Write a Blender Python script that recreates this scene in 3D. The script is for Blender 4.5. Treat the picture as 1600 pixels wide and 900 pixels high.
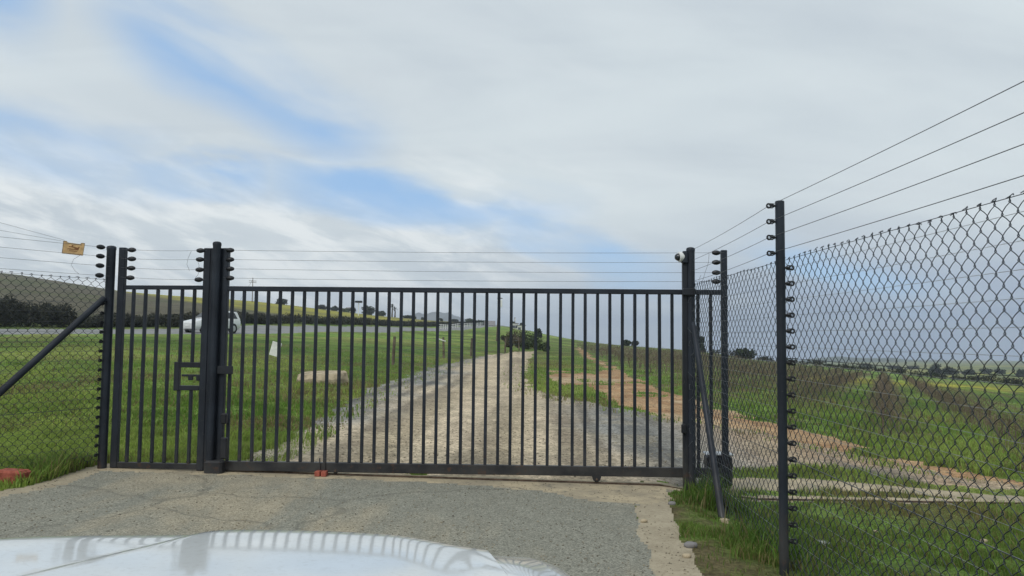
import bpy, math, random
import numpy as np
from mathutils import Matrix, Vector

# ------------------------------------------------------------------ reset
for o in list(bpy.data.objects):
    bpy.data.objects.remove(o, do_unlink=True)
scene = bpy.context.scene
COL = scene.collection
R = math.radians
random.seed(7)
rng = np.random.default_rng(7)

# ------------------------------------------------------------------ camera
F_PX = 1186.0                       # focal length in pixels of the 1600 x 900 photograph
CAM = Vector((0.0, 0.0, 1.55))      # eye height of a driver
PITCH, ROLL = math.atan(74.8 / F_PX), 0.010
cam_data = bpy.data.cameras.new('camera')
cam_data.sensor_width = 36.0
cam_data.lens = 36.0 * F_PX / 1600.0
cam_data.clip_start = 0.05
cam_data.clip_end = 9000.0
cam = bpy.data.objects.new('camera', cam_data)
CAM_M = Matrix.Translation(CAM) @ Matrix.Rotation(math.pi / 2 + PITCH, 4, 'X') @ Matrix.Rotation(ROLL, 4, 'Z')
cam.matrix_world = CAM_M
COL.objects.link(cam)
scene.camera = cam
scene.render.resolution_x, scene.render.resolution_y = 1024, 576

# ------------------------------------------------------------------ node helpers
def nn(nt, typ, **kw):
    n = nt.nodes.new(typ)
    for k, v in kw.items():
        setattr(n, k, v)
    return n

def setin(nt, sock, v):
    if isinstance(v, bpy.types.NodeSocket):
        nt.links.new(v, sock)
    elif v is not None:
        if sock.type == 'RGBA' and len(v) == 3:
            v = (*v, 1.0)
        sock.default_value = v

def M_(nt, op, a, b=None, c=None, clamp=False):
    n = nn(nt, 'ShaderNodeMath', operation=op)
    n.use_clamp = clamp
    for i, v in enumerate((a, b, c)):
        if v is not None:
            setin(nt, n.inputs[i], v)
    return n.outputs[0]

def sstep(nt, v, lo, hi, a=0.0, b=1.0):
    n = nn(nt, 'ShaderNodeMapRange', interpolation_type='SMOOTHSTEP')
    setin(nt, n.inputs[0], v)
    for i, x in zip((1, 2, 3, 4), (lo, hi, a, b)):
        n.inputs[i].default_value = x
    return n.outputs[0]

def mixc(nt, fac, a, b, mode='MIX'):
    n = nn(nt, 'ShaderNodeMix', data_type='RGBA', blend_type=mode)
    setin(nt, n.inputs[0], fac); setin(nt, n.inputs[6], a); setin(nt, n.inputs[7], b)
    return n.outputs[2]

def noise(nt, vec, scale, detail=3.0, rough=0.55, dist=0.0):
    n = nn(nt, 'ShaderNodeTexNoise')
    if vec is not None:
        nt.links.new(vec, n.inputs['Vector'])
    n.inputs['Scale'].default_value = scale
    n.inputs['Detail'].default_value = detail
    n.inputs['Roughness'].default_value = rough
    n.inputs['Distortion'].default_value = dist
    return n.outputs['Fac']

# ------------------------------------------------------------------ sky: Nishita seen between layers of cloud
SUN_EL, SUN_AZ = R(48), R(205)      # azimuth clockwise from +Y; sun behind the viewer, veiled by cloud
world = bpy.data.worlds.new('World')
scene.world = world
world.use_nodes = True
wt = world.node_tree
wt.nodes.clear()
sky = nn(wt, 'ShaderNodeTexSky', sky_type='NISHITA')
sky.sun_disc = False
sky.sun_elevation = SUN_EL
sky.sun_rotation = SUN_AZ
sky.altitude = 150.0
sky.air_density = 1.0
sky.dust_density = 1.2
tc = nn(wt, 'ShaderNodeTexCoord')
sep = nn(wt, 'ShaderNodeSeparateXYZ')
wt.links.new(tc.outputs['Generated'], sep.inputs[0])
az = M_(wt, 'ARCTAN2', sep.outputs[0], sep.outputs[1])
el = M_(wt, 'ARCSINE', sep.outputs[2])
# the cloud deck as a flat layer overhead: direction projected on a plane, with a soft horizon
den = M_(wt, 'ADD', M_(wt, 'MAXIMUM', sep.outputs[2], 0.0), 0.16)
cp = nn(wt, 'ShaderNodeCombineXYZ')
setin(wt, cp.inputs[0], M_(wt, 'DIVIDE', sep.outputs[0], den))
setin(wt, cp.inputs[1], M_(wt, 'DIVIDE', sep.outputs[1], den))
mp = nn(wt, 'ShaderNodeMapping')
mp.inputs['Rotation'].default_value = (0, 0, R(28))
mp.inputs['Scale'].default_value = (0.55, 1.5, 1.0)
wt.links.new(cp.outputs[0], mp.inputs[0])
n_big = noise(wt, mp.outputs[0], 0.9, 6.0, 0.55, 0.6)
n_fine = noise(wt, mp.outputs[0], 2.6, 7.0, 0.6, 0.4)
n_soft = noise(wt, cp.outputs[0], 1.3, 5.0, 0.5, 0.3)
# long fibres of high cloud running down towards the right
fx = nn(wt, 'ShaderNodeCombineXYZ')
setin(wt, fx.inputs[0], M_(wt, 'ADD', M_(wt, 'MULTIPLY', az, 0.97 * 1.5), M_(wt, 'MULTIPLY', el, -0.24 * 1.5)))
setin(wt, fx.inputs[1], M_(wt, 'ADD', M_(wt, 'MULTIPLY', az, 0.24 * 5.5), M_(wt, 'MULTIPLY', el, 0.97 * 5.5)))
n_fib = noise(wt, fx.outputs[0], 2.0, 5.0, 0.5, 0.35)
n_puff = noise(wt, fx.outputs[0], 5.0, 6.0, 0.62, 0.3)
wob = M_(wt, 'ADD', M_(wt, 'MULTIPLY', M_(wt, 'SUBTRACT', n_soft, 0.5), 0.10),
         M_(wt, 'MULTIPLY', M_(wt, 'SUBTRACT', n_fib, 0.5), 0.10))
elw = M_(wt, 'ADD', el, wob)

def gap(a0, e0, a1, e1, width, soft):
    """an elongated break in the cloud between two directions (azimuth, elevation in radians)"""
    L = math.hypot(a1 - a0, e1 - e0)
    ux, uy = (a1 - a0) / L, (e1 - e0) / L
    da = M_(wt, 'SUBTRACT', az, a0); de = M_(wt, 'SUBTRACT', elw, e0)
    t = M_(wt, 'ADD', M_(wt, 'MULTIPLY', da, ux), M_(wt, 'MULTIPLY', de, uy))
    s = M_(wt, 'ABSOLUTE', M_(wt, 'SUBTRACT', M_(wt, 'MULTIPLY', de, ux), M_(wt, 'MULTIPLY', da, uy)))
    across = sstep(wt, s, width * 1.3, width * 0.1, 0.0, 1.0)
    ends = M_(wt, 'MULTIPLY', sstep(wt, t, -soft, soft), sstep(wt, t, L - soft, L + soft, 1.0, 0.0))
    return M_(wt, 'MULTIPLY', across, ends)

def gap_list(lst):
    out = None
    for g in lst:
        v = gap(*g)
        out = v if out is None else M_(wt, 'MAXIMUM', out, v)
    return out

gaps = gap_list([(-0.49, 0.375, -0.20, 0.245, 0.056, 0.07),
                 (-0.70, 0.225, -0.46, 0.200, 0.044, 0.07),
                 (-0.30, 0.188, 0.05, 0.155, 0.036, 0.09), (-0.50, 0.205, -0.32, 0.185, 0.022, 0.06),
                 (-0.04, 0.160, 0.19, 0.075, 0.030, 0.08),
                 (0.33, 0.10, 0.50, 0.06, 0.038, 0.06),
                 (-0.75, 0.42, -0.58, 0.34, 0.045, 0.05),
                 (1.1, 0.5, 1.9, 0.35, 0.07, 0.1), (-2.2, 0.45, -1.4, 0.5, 0.08, 0.1), (2.4, 0.3, 3.0, 0.4, 0.06, 0.1)])
thin = sstep(wt, n_fib, 0.40, 0.68, 1.0, 0.3)
clear = M_(wt, 'MULTIPLY', M_(wt, 'MULTIPLY', gaps, 1.0), thin, clamp=True)
# cloud tone: pale veil, greyer undersides, slate rain cloud low down on one side of the valley
tone = sstep(wt, n_big, 0.30, 0.70)
cloud = mixc(wt, tone, (4.7, 5.3, 5.8), (5.7, 6.35, 6.65))
cloud = mixc(wt, M_(wt, 'MULTIPLY', sstep(wt, n_fib, 0.35, 0.75), 0.45), cloud, (6.2, 6.75, 7.0))
band = M_(wt, 'MULTIPLY', sstep(wt, el, 0.27, 0.15), sstep(wt, az, 0.25, -0.1))
cloud = mixc(wt, M_(wt, 'MULTIPLY', band, sstep(wt, n_puff, 0.42, 0.62, 0.0, 0.75)), cloud, (7.5, 7.85, 7.9))
low = M_(wt, 'MULTIPLY', sstep(wt, el, 0.17, 0.0), sstep(wt, az, -0.30, 0.45))
low = M_(wt, 'MULTIPLY', low, sstep(wt, n_soft, 0.2, 0.62, 0.55, 1.0))
cloud = mixc(wt, low, cloud, (2.75, 3.5, 4.75))
blue = mixc(wt, 0.7, sky.outputs[0], (2.9, 4.9, 7.8))
col = mixc(wt, clear, cloud, blue)
bg = nn(wt, 'ShaderNodeBackground')
bg.inputs['Strength'].default_value = 0.1
wt.links.new(col, bg.inputs['Color'])
wo = nn(wt, 'ShaderNodeOutputWorld')
wt.links.new(bg.outputs[0], wo.inputs[0])

# ------------------------------------------------------------------ sun through cloud
sd = bpy.data.lights.new('sun', 'SUN')
sd.energy = 1.3
sd.angle = R(16)
sd.color = (1.0, 0.96, 0.9)
sun = bpy.data.objects.new('sun', sd)
sdir = Vector((math.sin(SUN_AZ) * math.cos(SUN_EL), math.cos(SUN_AZ) * math.cos(SUN_EL), math.sin(SUN_EL)))
sun.rotation_euler = sdir.to_track_quat('Z', 'Y').to_euler()
sun.location = sdir * 60
COL.objects.link(sun)

# ------------------------------------------------------------------ exposure
vs = scene.view_settings
vs.view_transform = 'Standard'
vs.look = 'None'
vs.exposure = 0.26
vs.gamma = 1.0
vs.use_curve_mapping = False
scene.render.engine = 'CYCLES'
scene.cycles.max_bounces = 6
scene.cycles.transparent_max_bounces = 8
scene.cycles.volume_bounces = 0

# ------------------------------------------------------------------ geometry helpers
ROT = np.array(CAM_M.to_3x3())
ROTI = ROT.T

def ray(px, py):
    """world direction, scaled to one metre of forward distance, for a place in the photograph"""
    d = ROT @ np.array([(px - 800) / F_PX, (450 - py) / F_PX, -1.0])
    return d / d[1]

def at(px, py, depth):
    d = ray(px, py)
    return Vector((d[0] * depth, depth, CAM.z + d[2] * depth))

def to_px(X, Y, Z):
    v = np.stack([np.asarray(X, float), np.asarray(Y, float), np.asarray(Z, float) - CAM.z], -1) @ ROT
    w = np.maximum(-v[..., 2], 1e-3)
    return 800 + F_PX * v[..., 0] / w, 450 - F_PX * v[..., 1] / w

def np_mesh(name, V, F, colors=None, smooth=False):
    V = np.asarray(V, np.float32); F = np.asarray(F, np.int32)
    me = bpy.data.meshes.new(name)
    n, k = F.shape
    me.vertices.add(len(V)); me.vertices.foreach_set('co', V.ravel())
    me.loops.add(n * k); me.loops.foreach_set('vertex_index', F.ravel())
    me.polygons.add(n)
    me.polygons.foreach_set('loop_start', np.arange(0, n * k, k, dtype=np.int32))
    me.polygons.foreach_set('loop_total', np.full(n, k, np.int32))
    if smooth:
        me.polygons.foreach_set('use_smooth', np.ones(n, bool))
    me.update(calc_edges=True)
    if colors is not None:
        a = me.color_attributes.new('tint', 'FLOAT_COLOR', 'POINT')
        c = np.ones((len(V), 4), np.float32); c[:, :3] = colors
        a.data.foreach_set('color', c.ravel())
    return me

class MB:
    """collects shapes for one mesh"""
    def __init__(s):
        s.v, s.f = [], []
    def add(s, vs_, fs):
        b = len(s.v)
        s.v += [tuple(v) for v in vs_]
        s.f += [tuple(i + b for i in f) for f in fs]
        return s
    def box(s, c, size, m=None, bev=0.0):
        c = Vector(c); hx, hy, hz = size[0] / 2, size[1] / 2, size[2] / 2
        if bev <= 0:
            p = [Vector((x, y, z)) for z in (-hz, hz) for x, y in ((-hx, -hy), (hx, -hy), (hx, hy), (-hx, hy))]
            f = [(0, 3, 2, 1), (4, 5, 6, 7), (0, 1, 5, 4), (1, 2, 6, 5), (2, 3, 7, 6), (3, 0, 4, 7)]
        else:
            b = min(bev, hx * .9, hy * .9, hz * .9); p = []
            for z, ins in ((-hz, b), (-hz + b, 0), (hz - b, 0), (hz, b)):
                ax, ay = hx - ins, hy - ins
                bb = b if ins == 0 else b * .3
                p += [Vector((x, y, z)) for x, y in ((-ax + bb, -ay), (ax - bb, -ay), (ax, -ay + bb), (ax, ay - bb),
                                                     (ax - bb, ay), (-ax + bb, ay), (-ax, ay - bb), (-ax, -ay + bb))]
            f = [tuple(range(7, -1, -1)), tuple(range(24, 32))]
            for k in range(3):
                for i in range(8):
                    j = (i + 1) % 8
                    f.append((k * 8 + i, k * 8 + j, k * 8 + 8 + j, k * 8 + 8 + i))
        if m is not None:
            p = [m @ q for q in p]
        return s.add([q + c for q in p], f)
    def bar(s, a, b, w, d, side=Vector((1, 0, 0)), bev=0.0):
        """rectangular tube from a to b; w along side, d across it"""
        a, b = Vector(a), Vector(b); z = (b - a).normalized()
        x = (side - z * side.dot(z)).normalized(); y = z.cross(x)
        m = Matrix((x, y, z)).transposed()
        return s.box((a + b) / 2, (w, d, (b - a).length), m, bev)
    def tube(s, pts, r, n=8, cap=True):
        pts = [Vector(p) for p in pts]
        rs = r if isinstance(r, (list, tuple)) else [r] * len(pts)
        rings = []; px = None
        for i, p in enumerate(pts):
            d = (pts[min(i + 1, len(pts) - 1)] - pts[max(i - 1, 0)]).normalized()
            if px is None:
                px = d.orthogonal().normalized()
            px = (px - d * px.dot(d))
            px = px.normalized() if px.length > 1e-6 else d.orthogonal().normalized()
            q = d.cross(px)
            rings.append([p + (px * math.cos(t) + q * math.sin(t)) * rs[i] for t in [2 * math.pi * k / n for k in range(n)]])
        vs_ = [v for rg in rings for v in rg]; f = []
        for i in range(len(pts) - 1):
            for k in range(n):
                j = (k + 1) % n
                f.append((i * n + k, i * n + j, i * n + n + j, i * n + n + k))
        if cap:
            f.append(tuple(range(n - 1, -1, -1))); f.append(tuple(range((len(pts) - 1) * n, len(pts) * n)))
        return s.add(vs_, f)
    def lathe(s, prof, m=None, n=16, cap=True):
        """profile of (radius, z) about z, moved by matrix m"""
        m = m or Matrix()
        vs_ = [m @ Vector((r * math.cos(2 * math.pi * k / n), r * math.sin(2 * math.pi * k / n), z)) for r, z in prof for k in range(n)]
        f = []
        for i in range(len(prof) - 1):
            for k in range(n):
                j = (k + 1) % n
                f.append((i * n + k, i * n + j, i * n + n + j, i * n + n + k))
        if cap:
            f.append(tuple(range(n - 1, -1, -1))); f.append(tuple(range((len(prof) - 1) * n, len(prof) * n)))
        return s.add(vs_, f)
    def mesh(s, name, smooth=False):
        me = bpy.data.meshes.new(name)
        me.from_pydata(s.v, [], s.f)
        if smooth:
            me.polygons.foreach_set('use_smooth', [True] * len(me.polygons))
            try:
                me.set_sharp_from_angle(angle=R(40))
            except Exception:
                pass
        me.update()
        return me
    def build(s, name, mat, parent=None, smooth=False):
        return link(name, s.mesh(name, smooth), mat, parent)

def link(name, me, mat=None, parent=None):
    o = bpy.data.objects.new(name, me)
    COL.objects.link(o)
    if mat is not None and not me.materials:
        me.materials.append(mat)
    if parent is not None:
        o.parent = parent
        o.matrix_parent_inverse = Matrix.Translation(parent.location).inverted() if parent.rotation_euler.z == 0 else parent.matrix_basis.inverted()
    return o

def tag(o, label=None, cat=None, group=None, kind=None):
    if label: o['label'] = label
    if cat: o['category'] = cat
    if group: o['group'] = group
    if kind: o['kind'] = kind
    return o

def thing(name, loc, label, cat, group=None, rz=0.0):
    o = bpy.data.objects.new(name, None)
    o.empty_display_size = 0.2
    COL.objects.link(o)
    o.location = loc
    o.rotation_euler = (0, 0, rz)
    return tag(o, label, cat, group)

# ------------------------------------------------------------------ materials
def new_mat(name, rough=0.8, spec=0.3, metal=0.0):
    m = bpy.data.materials.new(name)
    m.use_nodes = True
    nt = m.node_tree
    b = nt.nodes['Principled BSDF']
    b.inputs['Roughness'].default_value = rough
    b.inputs['Specular IOR Level'].default_value = spec
    b.inputs['Metallic'].default_value = metal
    return m, nt, b

def obj_co(nt):
    g = nn(nt, 'ShaderNodeNewGeometry')
    return g.outputs['Position']

def bump(nt, b, h, strength=0.3, dist=0.02):
    n = nn(nt, 'ShaderNodeBump')
    n.inputs['Strength'].default_value = strength
    n.inputs['Distance'].default_value = dist
    nt.links.new(h, n.inputs['Height'])
    nt.links.new(n.outputs[0], b.inputs['Normal'])

def plain(name, c, rough=0.7, spec=0.3, metal=0.0, var=0.25, scale=6.0, bmp=0.0):
    """one colour with uneven wear"""
    m, nt, b = new_mat(name, rough, spec, metal)
    p = obj_co(nt)
    n1 = noise(nt, p, scale, 5.0)
    lo = tuple(x * (1 - var) for x in c); hi = tuple(min(1, x * (1 + var)) for x in c)
    nt.links.new(mixc(nt, sstep(nt, n1, 0.3, 0.7), lo, hi), b.inputs['Base Color'])
    nt.links.new(sstep(nt, n1, 0.25, 0.75, min(1, rough * 1.15), rough * 0.85), b.inputs['Roughness'])
    if bmp:
        bump(nt, b, noise(nt, p, scale * 8, 3.0), bmp, 0.01)
    return m

def foliage(name, lo, hi, scale=3.0, trans=0.25):
    m, nt, b = new_mat(name, 0.65, 0.25)
    p = obj_co(nt)
    at_ = nn(nt, 'ShaderNodeAttribute', attribute_name='tint')
    c = mixc(nt, sstep(nt, noise(nt, p, scale, 3.0), 0.3, 0.7), lo, hi)
    c = mixc(nt, 1.0, c, at_.outputs['Color'], 'MULTIPLY')
    nt.links.new(c, b.inputs['Base Color'])
    if trans:
        tr = nn(nt, 'ShaderNodeBsdfTranslucent')
        nt.links.new(c, tr.inputs['Color'])
        mx = nn(nt, 'ShaderNodeMixShader'); mx.inputs[0].default_value = trans
        nt.links.new(b.outputs[0], mx.inputs[1]); nt.links.new(tr.outputs[0], mx.inputs[2])
        nt.links.new(mx.outputs[0], nt.nodes['Material Output'].inputs['Surface'])
    return m

def painted_steel(name, c):
    """dark powder coat with dust and small rubbed patches"""
    m, nt, b = new_mat(name, 0.5, 0.3)
    p = obj_co(nt)
    n1 = noise(nt, p, 3.0, 6.0); n2 = noise(nt, p, 40.0, 4.0)
    base = mixc(nt, sstep(nt, n1, 0.35, 0.7), c, tuple(x * 1.5 + .004 for x in c))
    base = mixc(nt, M_(nt, 'MULTIPLY', sstep(nt, n2, 0.62, 0.8), 0.35), base, (.13, .12, .10))
    sp = nn(nt, 'ShaderNodeSeparateXYZ'); nt.links.new(p, sp.inputs[0])
    dust = M_(nt, 'MULTIPLY', sstep(nt, sp.outputs[2], 0.55, 0.02), sstep(nt, n1, 0.3, 0.7, 0.03, 0.25))
    base = mixc(nt, dust, base, (.16, .14, .105))
    rust = M_(nt, 'MULTIPLY', sstep(nt, sp.outputs[2], 0.5, 0.05), sstep(nt, noise(nt, p, 11.0, 6.0, .7), 0.56, 0.68, 0.0, 0.55))
    base = mixc(nt, rust, base, (.11, .055, .03))
    nt.links.new(base, b.inputs['Base Color'])
    nt.links.new(sstep(nt, n1, 0.2, 0.8, 0.66, 0.36), b.inputs['Roughness'])
    bump(nt, b, n2, 0.05, 0.002)
    return m

MAT = {}
MAT['steel'] = painted_steel('charcoal_painted_steel', (.0125, .0165, .024))
MAT['steel2'] = painted_steel('black_painted_steel', (.0125, .0145, .019))
MAT['mesh'] = plain('coated_mesh_wire', (.020, .026, .036), 0.5, 0.4, 0, .3, 20)
MAT['wire'] = plain('galvanised_wire', (.33, .34, .35), 0.45, 0.5, 0.7, .2, 8)
MAT['wire_dark'] = plain('weathered_wire', (.10, .105, .115), 0.55, 0.4, 0.3, .2, 8)
MAT['plastic'] = plain('black_plastic', (.012, .013, .016), 0.45, 0.4, 0, .2, 30)
MAT['white_plastic'] = plain('white_plastic', (.72, .73, .72), 0.4, 0.4, 0, .08, 20)
MAT['glass_dark'] = plain('dark_glass', (.02, .024, .03), 0.08, 0.6, 0, .1, 2)
MAT['sign_yellow'] = plain('faded_yellow_plastic', (.55, .36, .17), 0.65, 0.3, 0, .2, 22)
MAT['sign_print'] = plain('faded_brown_print', (.20, .09, .04), 0.7, 0.2, 0, .2, 30)
MAT['sign_rim'] = plain('weathered_plastic_edge', (.33, .25, .15), 0.7, 0.3, 0, .2, 30)
MAT['white_board'] = plain('weathered_white_board', (.66, .66, .63), 0.6, 0.3, 0, .15, 5)
MAT['brick'] = plain('red_brick', (.30, .085, .058), 0.85, 0.2, 0, .3, 25, .4)
MAT['rock'] = plain('sandstone', (.38, .315, .215), 0.9, 0.2, 0, .35, 5, .8)
MAT['wood'] = plain('weathered_pole_wood', (.13, .105, .08), 0.9, 0.2, 0, .35, 4, .3)
MAT['rust'] = plain('rusty_rail_steel', (.10, .07, .05), 0.8, 0.3, .2, .4, 15)
MAT['bark'] = plain('grey_brown_bark', (.10, .078, .058), 0.95, 0.1, 0, .35, 5, .4)
MAT['leaf_dark'] = foliage('dark_evergreen_leaves', (.020, .030, .018), (.048, .064, .032), 1.0)
MAT['leaf_mid'] = foliage('olive_green_leaves', (.045, .065, .028), (.085, .11, .045), 1.0)
MAT['hedge'] = foliage('grey_brown_hedge_leaves', (.036, .039, .030), (.060, .062, .044), .4)
MAT['vine'] = foliage('dormant_vine_canes', (.125, .096, .066), (.215, .17, .12), 1.5, 0.0)
MAT['blade'] = foliage('grass_blades', (.9, .9, .9), (1.15, 1.15, 1.05), 2.0, 0.4)
MAT['wall_white'] = plain('white_plaster', (.70, .69, .65), 0.85, 0.2, 0, .1, 2)
MAT['roof_grey'] = plain('grey_roof_sheet', (.22, .21, .21), 0.7, 0.3, 0, .2, 2)
MAT['window'] = plain('window_glass', (.05, .06, .075), 0.1, 0.6, 0, .1, 2)
MAT['rubber'] = plain('tyre_rubber', (.015, .015, .016), 0.8, 0.3, 0, .2, 20)
MAT['alloy'] = plain('wheel_alloy', (.45, .46, .47), 0.35, 0.5, .7, .1, 5)
MAT['chrome_lamp'] = plain('headlamp_lens', (.35, .37, .40), 0.1, 0.6, 0, .1, 8)
def car_paint(name, c):
    m, nt, b = new_mat(name, 0.38, 0.45)
    p = obj_co(nt)
    n1 = noise(nt, p, 5.0, 5.0)
    dirt = M_(nt, 'MULTIPLY', sstep(nt, noise(nt, p, 60.0, 5.0), 0.5, 0.75), 0.3)
    base = mixc(nt, sstep(nt, n1, 0.3, 0.7), c, tuple(x * .9 for x in c))
    nt.links.new(mixc(nt, dirt, base, (.42, .39, .34)), b.inputs['Base Color'])
    b.inputs['Coat Weight'].default_value = 1.0
    b.inputs['Coat Roughness'].default_value = 0.06
    return m
MAT['car_white'] = car_paint('white_car_paint', (.70, .71, .71))
MAT['bonnet'] = car_paint('dusty_white_bonnet_paint', (.67, .69, .68))

# ------------------------------------------------------------------ land form
def vnoise(x, y, seed=0):
    """smooth value noise on the ground plane, 0..1"""
    x = np.asarray(x, float); y = np.asarray(y, float)
    xi = np.floor(x).astype(np.int64); yi = np.floor(y).astype(np.int64)
    fx = x - xi; fy = y - yi
    fx = fx * fx * (3 - 2 * fx); fy = fy * fy * (3 - 2 * fy)
    def h(a, b):
        n = (a * 374761393 + b * 668265263 + seed * 1442695041) & 0xFFFFFFFF
        n = ((n ^ (n >> 13)) * 1274126177) & 0xFFFFFFFF
        return ((n ^ (n >> 16)) & 0xFFFF) / 65535.0
    return (h(xi, yi) * (1 - fx) + h(xi + 1, yi) * fx) * (1 - fy) + (h(xi, yi + 1) * (1 - fx) + h(xi + 1, yi + 1) * fx) * fy

def fbm(x, y, sc, oct_=4, seed=0):
    t = 0.0; a = 0.5; s = 0.0
    for k in range(oct_):
        t = t + a * vnoise(x * sc, y * sc, seed + k * 17); s += a
        a *= 0.5; sc *= 2.03
    return t / s

def sm(v, lo, hi):
    t = np.clip((v - lo) / (hi - lo), 0, 1)
    return t * t * (3 - 2 * t)

# height along bearings: each bearing is given by where it crosses the photograph, with (distance ahead, height)
def hz(px, py, Y):
    return CAM.z - (py - (525 + .01 * (px - 820))) / F_PX * Y

COLS = {
 -1600: [(3, .13), (8, .15), (20, .5), (48, 1.8), (60, 2.4), (120, 9), (250, 24), (600, 30), (2600, 25)],
 0: [(3, .13), (8.2, .13), (20, .45), (44, hz(0, 525, 44)), (52, hz(0, 512.5, 52)), (57, 2.05), (260, hz(0, 424, 260)), (600, 25), (2600, 20)],
 200: [(3, .10), (8.2, .11), (20, .46), (51, hz(200, 522, 51)), (59, hz(200, 512, 59)), (64, 2.1), (270, hz(200, 456, 270)), (600, 20), (2600, 15)],
 400: [(3, .07), (8.2, .08), (22, .40), (62, hz(400, 521.5, 62)), (72, hz(400, 511, 72)), (77, 2.4), (300, hz(400, 470, 300)), (600, 15), (2600, 10)],
 600: [(3, .05), (8.2, .05), (24, .22), (100, hz(600, 518.5, 100)), (116, hz(600, 513, 116)), (123, 2.7), (330, hz(600, 494, 330)), (600, 10), (2600, 8)],
 720: [(3, .03), (8.2, .04), (30, .12), (48, .25), (90, 1.3), (170, hz(720, 517, 170)), (200, hz(720, 512.5, 200)), (400, hz(720, 503, 400)), (700, 7), (2600, 0)],
 790: [(3, .02), (8.2, .03), (30, .08), (60, .18), (80, .6), (150, 2.8), (400, 7.5), (700, 5), (2600, -20)],
 850: [(3, .01), (8.2, .03), (30, .05), (58, .12), (80, .3), (300, 2.6), (600, 0), (2600, -50)],
 900: [(3, .01), (8.2, .02), (24, .05), (50, .1), (85, .19), (250, .5), (400, -2), (2600, -60)],
 1000: [(3, 0), (8.2, .0), (15.4, .0), (26, .06), (60, -.13), (180, -.6), (300, -4), (600, -16), (2600, -68)],
 1075: [(3, -.02), (8.2, 0), (14.3, 0), (26, -.04), (48, -.17), (170, -1.1), (300, -6.5), (600, -19), (2600, -72)],
 1225: [(3, -.08), (5, -.08), (8.9, -.07), (14, -.07), (32, -.37), (80, -1.55), (130, -2.7), (300, -8.9), (600, -21), (2600, -76)],
 1400: [(3, -.1), (8, -.1), (10.8, -.13), (20, -.46), (45, -1.45), (100, -3.3), (140, -4.6), (300, -12), (600, -21.5), (1200, -37), (2600, -64)],
 1600: [(3, -.1), (8, -.1), (9, -.13), (15, -.44), (33, -1.4), (75, -3.4), (110, -5.1), (300, -13.2), (600, -22), (1200, -36), (2600, -64)],
 2600: [(3, -.1), (8, -.1), (15, -.5), (33, -1.5), (75, -3.6), (110, -5.3), (300, -13.5), (600, -22), (2600, -64)],
}
LY = np.linspace(math.log(3), math.log(2600), 260)
_pc = np.array(sorted(COLS)); _tab = np.array([np.interp(np.exp(LY), [a for a, _ in COLS[c]], [z for _, z in COLS[c]]) for c in _pc])
PXG = np.arange(-1600, 2601, 20.0)
TAB = np.array([np.interp(PXG, _pc, _tab[:, j]) for j in range(len(LY))]).T
def _blur(a, n, axis):
    for _ in range(n):
        b = np.pad(a, [(1, 1) if k == axis else (0, 0) for k in range(2)], mode='edge')
        a = (np.take(b, range(0, a.shape[axis]), axis) + 2 * np.take(b, range(1, a.shape[axis] + 1), axis) + np.take(b, range(2, a.shape[axis] + 2), axis)) / 4
    return a
TAB = _blur(_blur(TAB, 3, 0), 3, 1)

def zt(X, Y):
    """height of the land at a place"""
    X = np.asarray(X, float); Y = np.asarray(Y, float)
    Yc = np.clip(Y, 3.0, 2599.0)
    px = np.clip(800 + F_PX * X / Yc, -1599, 2599)
    i = (px + 1600) / 20; j = (np.log(Yc) - LY[0]) / (LY[1] - LY[0])
    i0 = np.clip(np.floor(i).astype(int), 0, len(PXG) - 2); j0 = np.clip(np.floor(j).astype(int), 0, len(LY) - 2)
    a = i - i0; b = j - j0
    far = (TAB[i0, j0] * (1 - a) + TAB[i0 + 1, j0] * a) * (1 - b) + (TAB[i0, j0 + 1] * (1 - a) + TAB[i0 + 1, j0 + 1] * a) * b
    near = np.where(X < 1.5, np.clip((1.85 - X) * .017, 0, .135), .006 - .13 * sm(X, 1.5, 2.4))
    w = sm(Y, 8.4, 12.5)
    z = near * (1 - w) + far * w
    r = np.hypot(X, Y)
    und = (fbm(X, Y, .12, 3, 5) - .5) * np.clip((r - 12) * .004, 0, .35)
    return z + und

def ground(X, Y, dz=0.0):
    return Vector((X, Y, float(zt(X, Y)) + dz))

def hit(px, py):
    """where the sight line through a place in the photograph meets the land"""
    d = ray(px, py); Y = 3.0
    while Y < 2500:
        if CAM.z + d[2] * Y <= float(zt(d[0] * Y, Y)):
            break
        Y *= 1.004
    return Vector((d[0] * Y, Y, float(zt(d[0] * Y, Y))))

def in_poly(x, y, poly):
    c = np.zeros(x.shape, bool); n = len(poly); j = n - 1
    for i in range(n):
        xi, yi = poly[i]; xj, yj = poly[j]
        if yi != yj:
            c ^= ((yi > y) != (yj > y)) & (x < (xj - xi) * (y - yi) / (yj - yi) + xi)
        j = i
    return c

def line_dist(X, Y, pts):
    d = np.full(np.shape(X), 1e9)
    for (x0, y0), (x1, y1) in zip(pts[:-1], pts[1:]):
        L2 = (x1 - x0) ** 2 + (y1 - y0) ** 2
        t = np.clip(((X - x0) * (x1 - x0) + (Y - y0) * (y1 - y0)) / L2, 0, 1)
        d = np.minimum(d, np.hypot(X - x0 - t * (x1 - x0), Y - y0 - t * (y1 - y0)))
    return d

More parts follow.
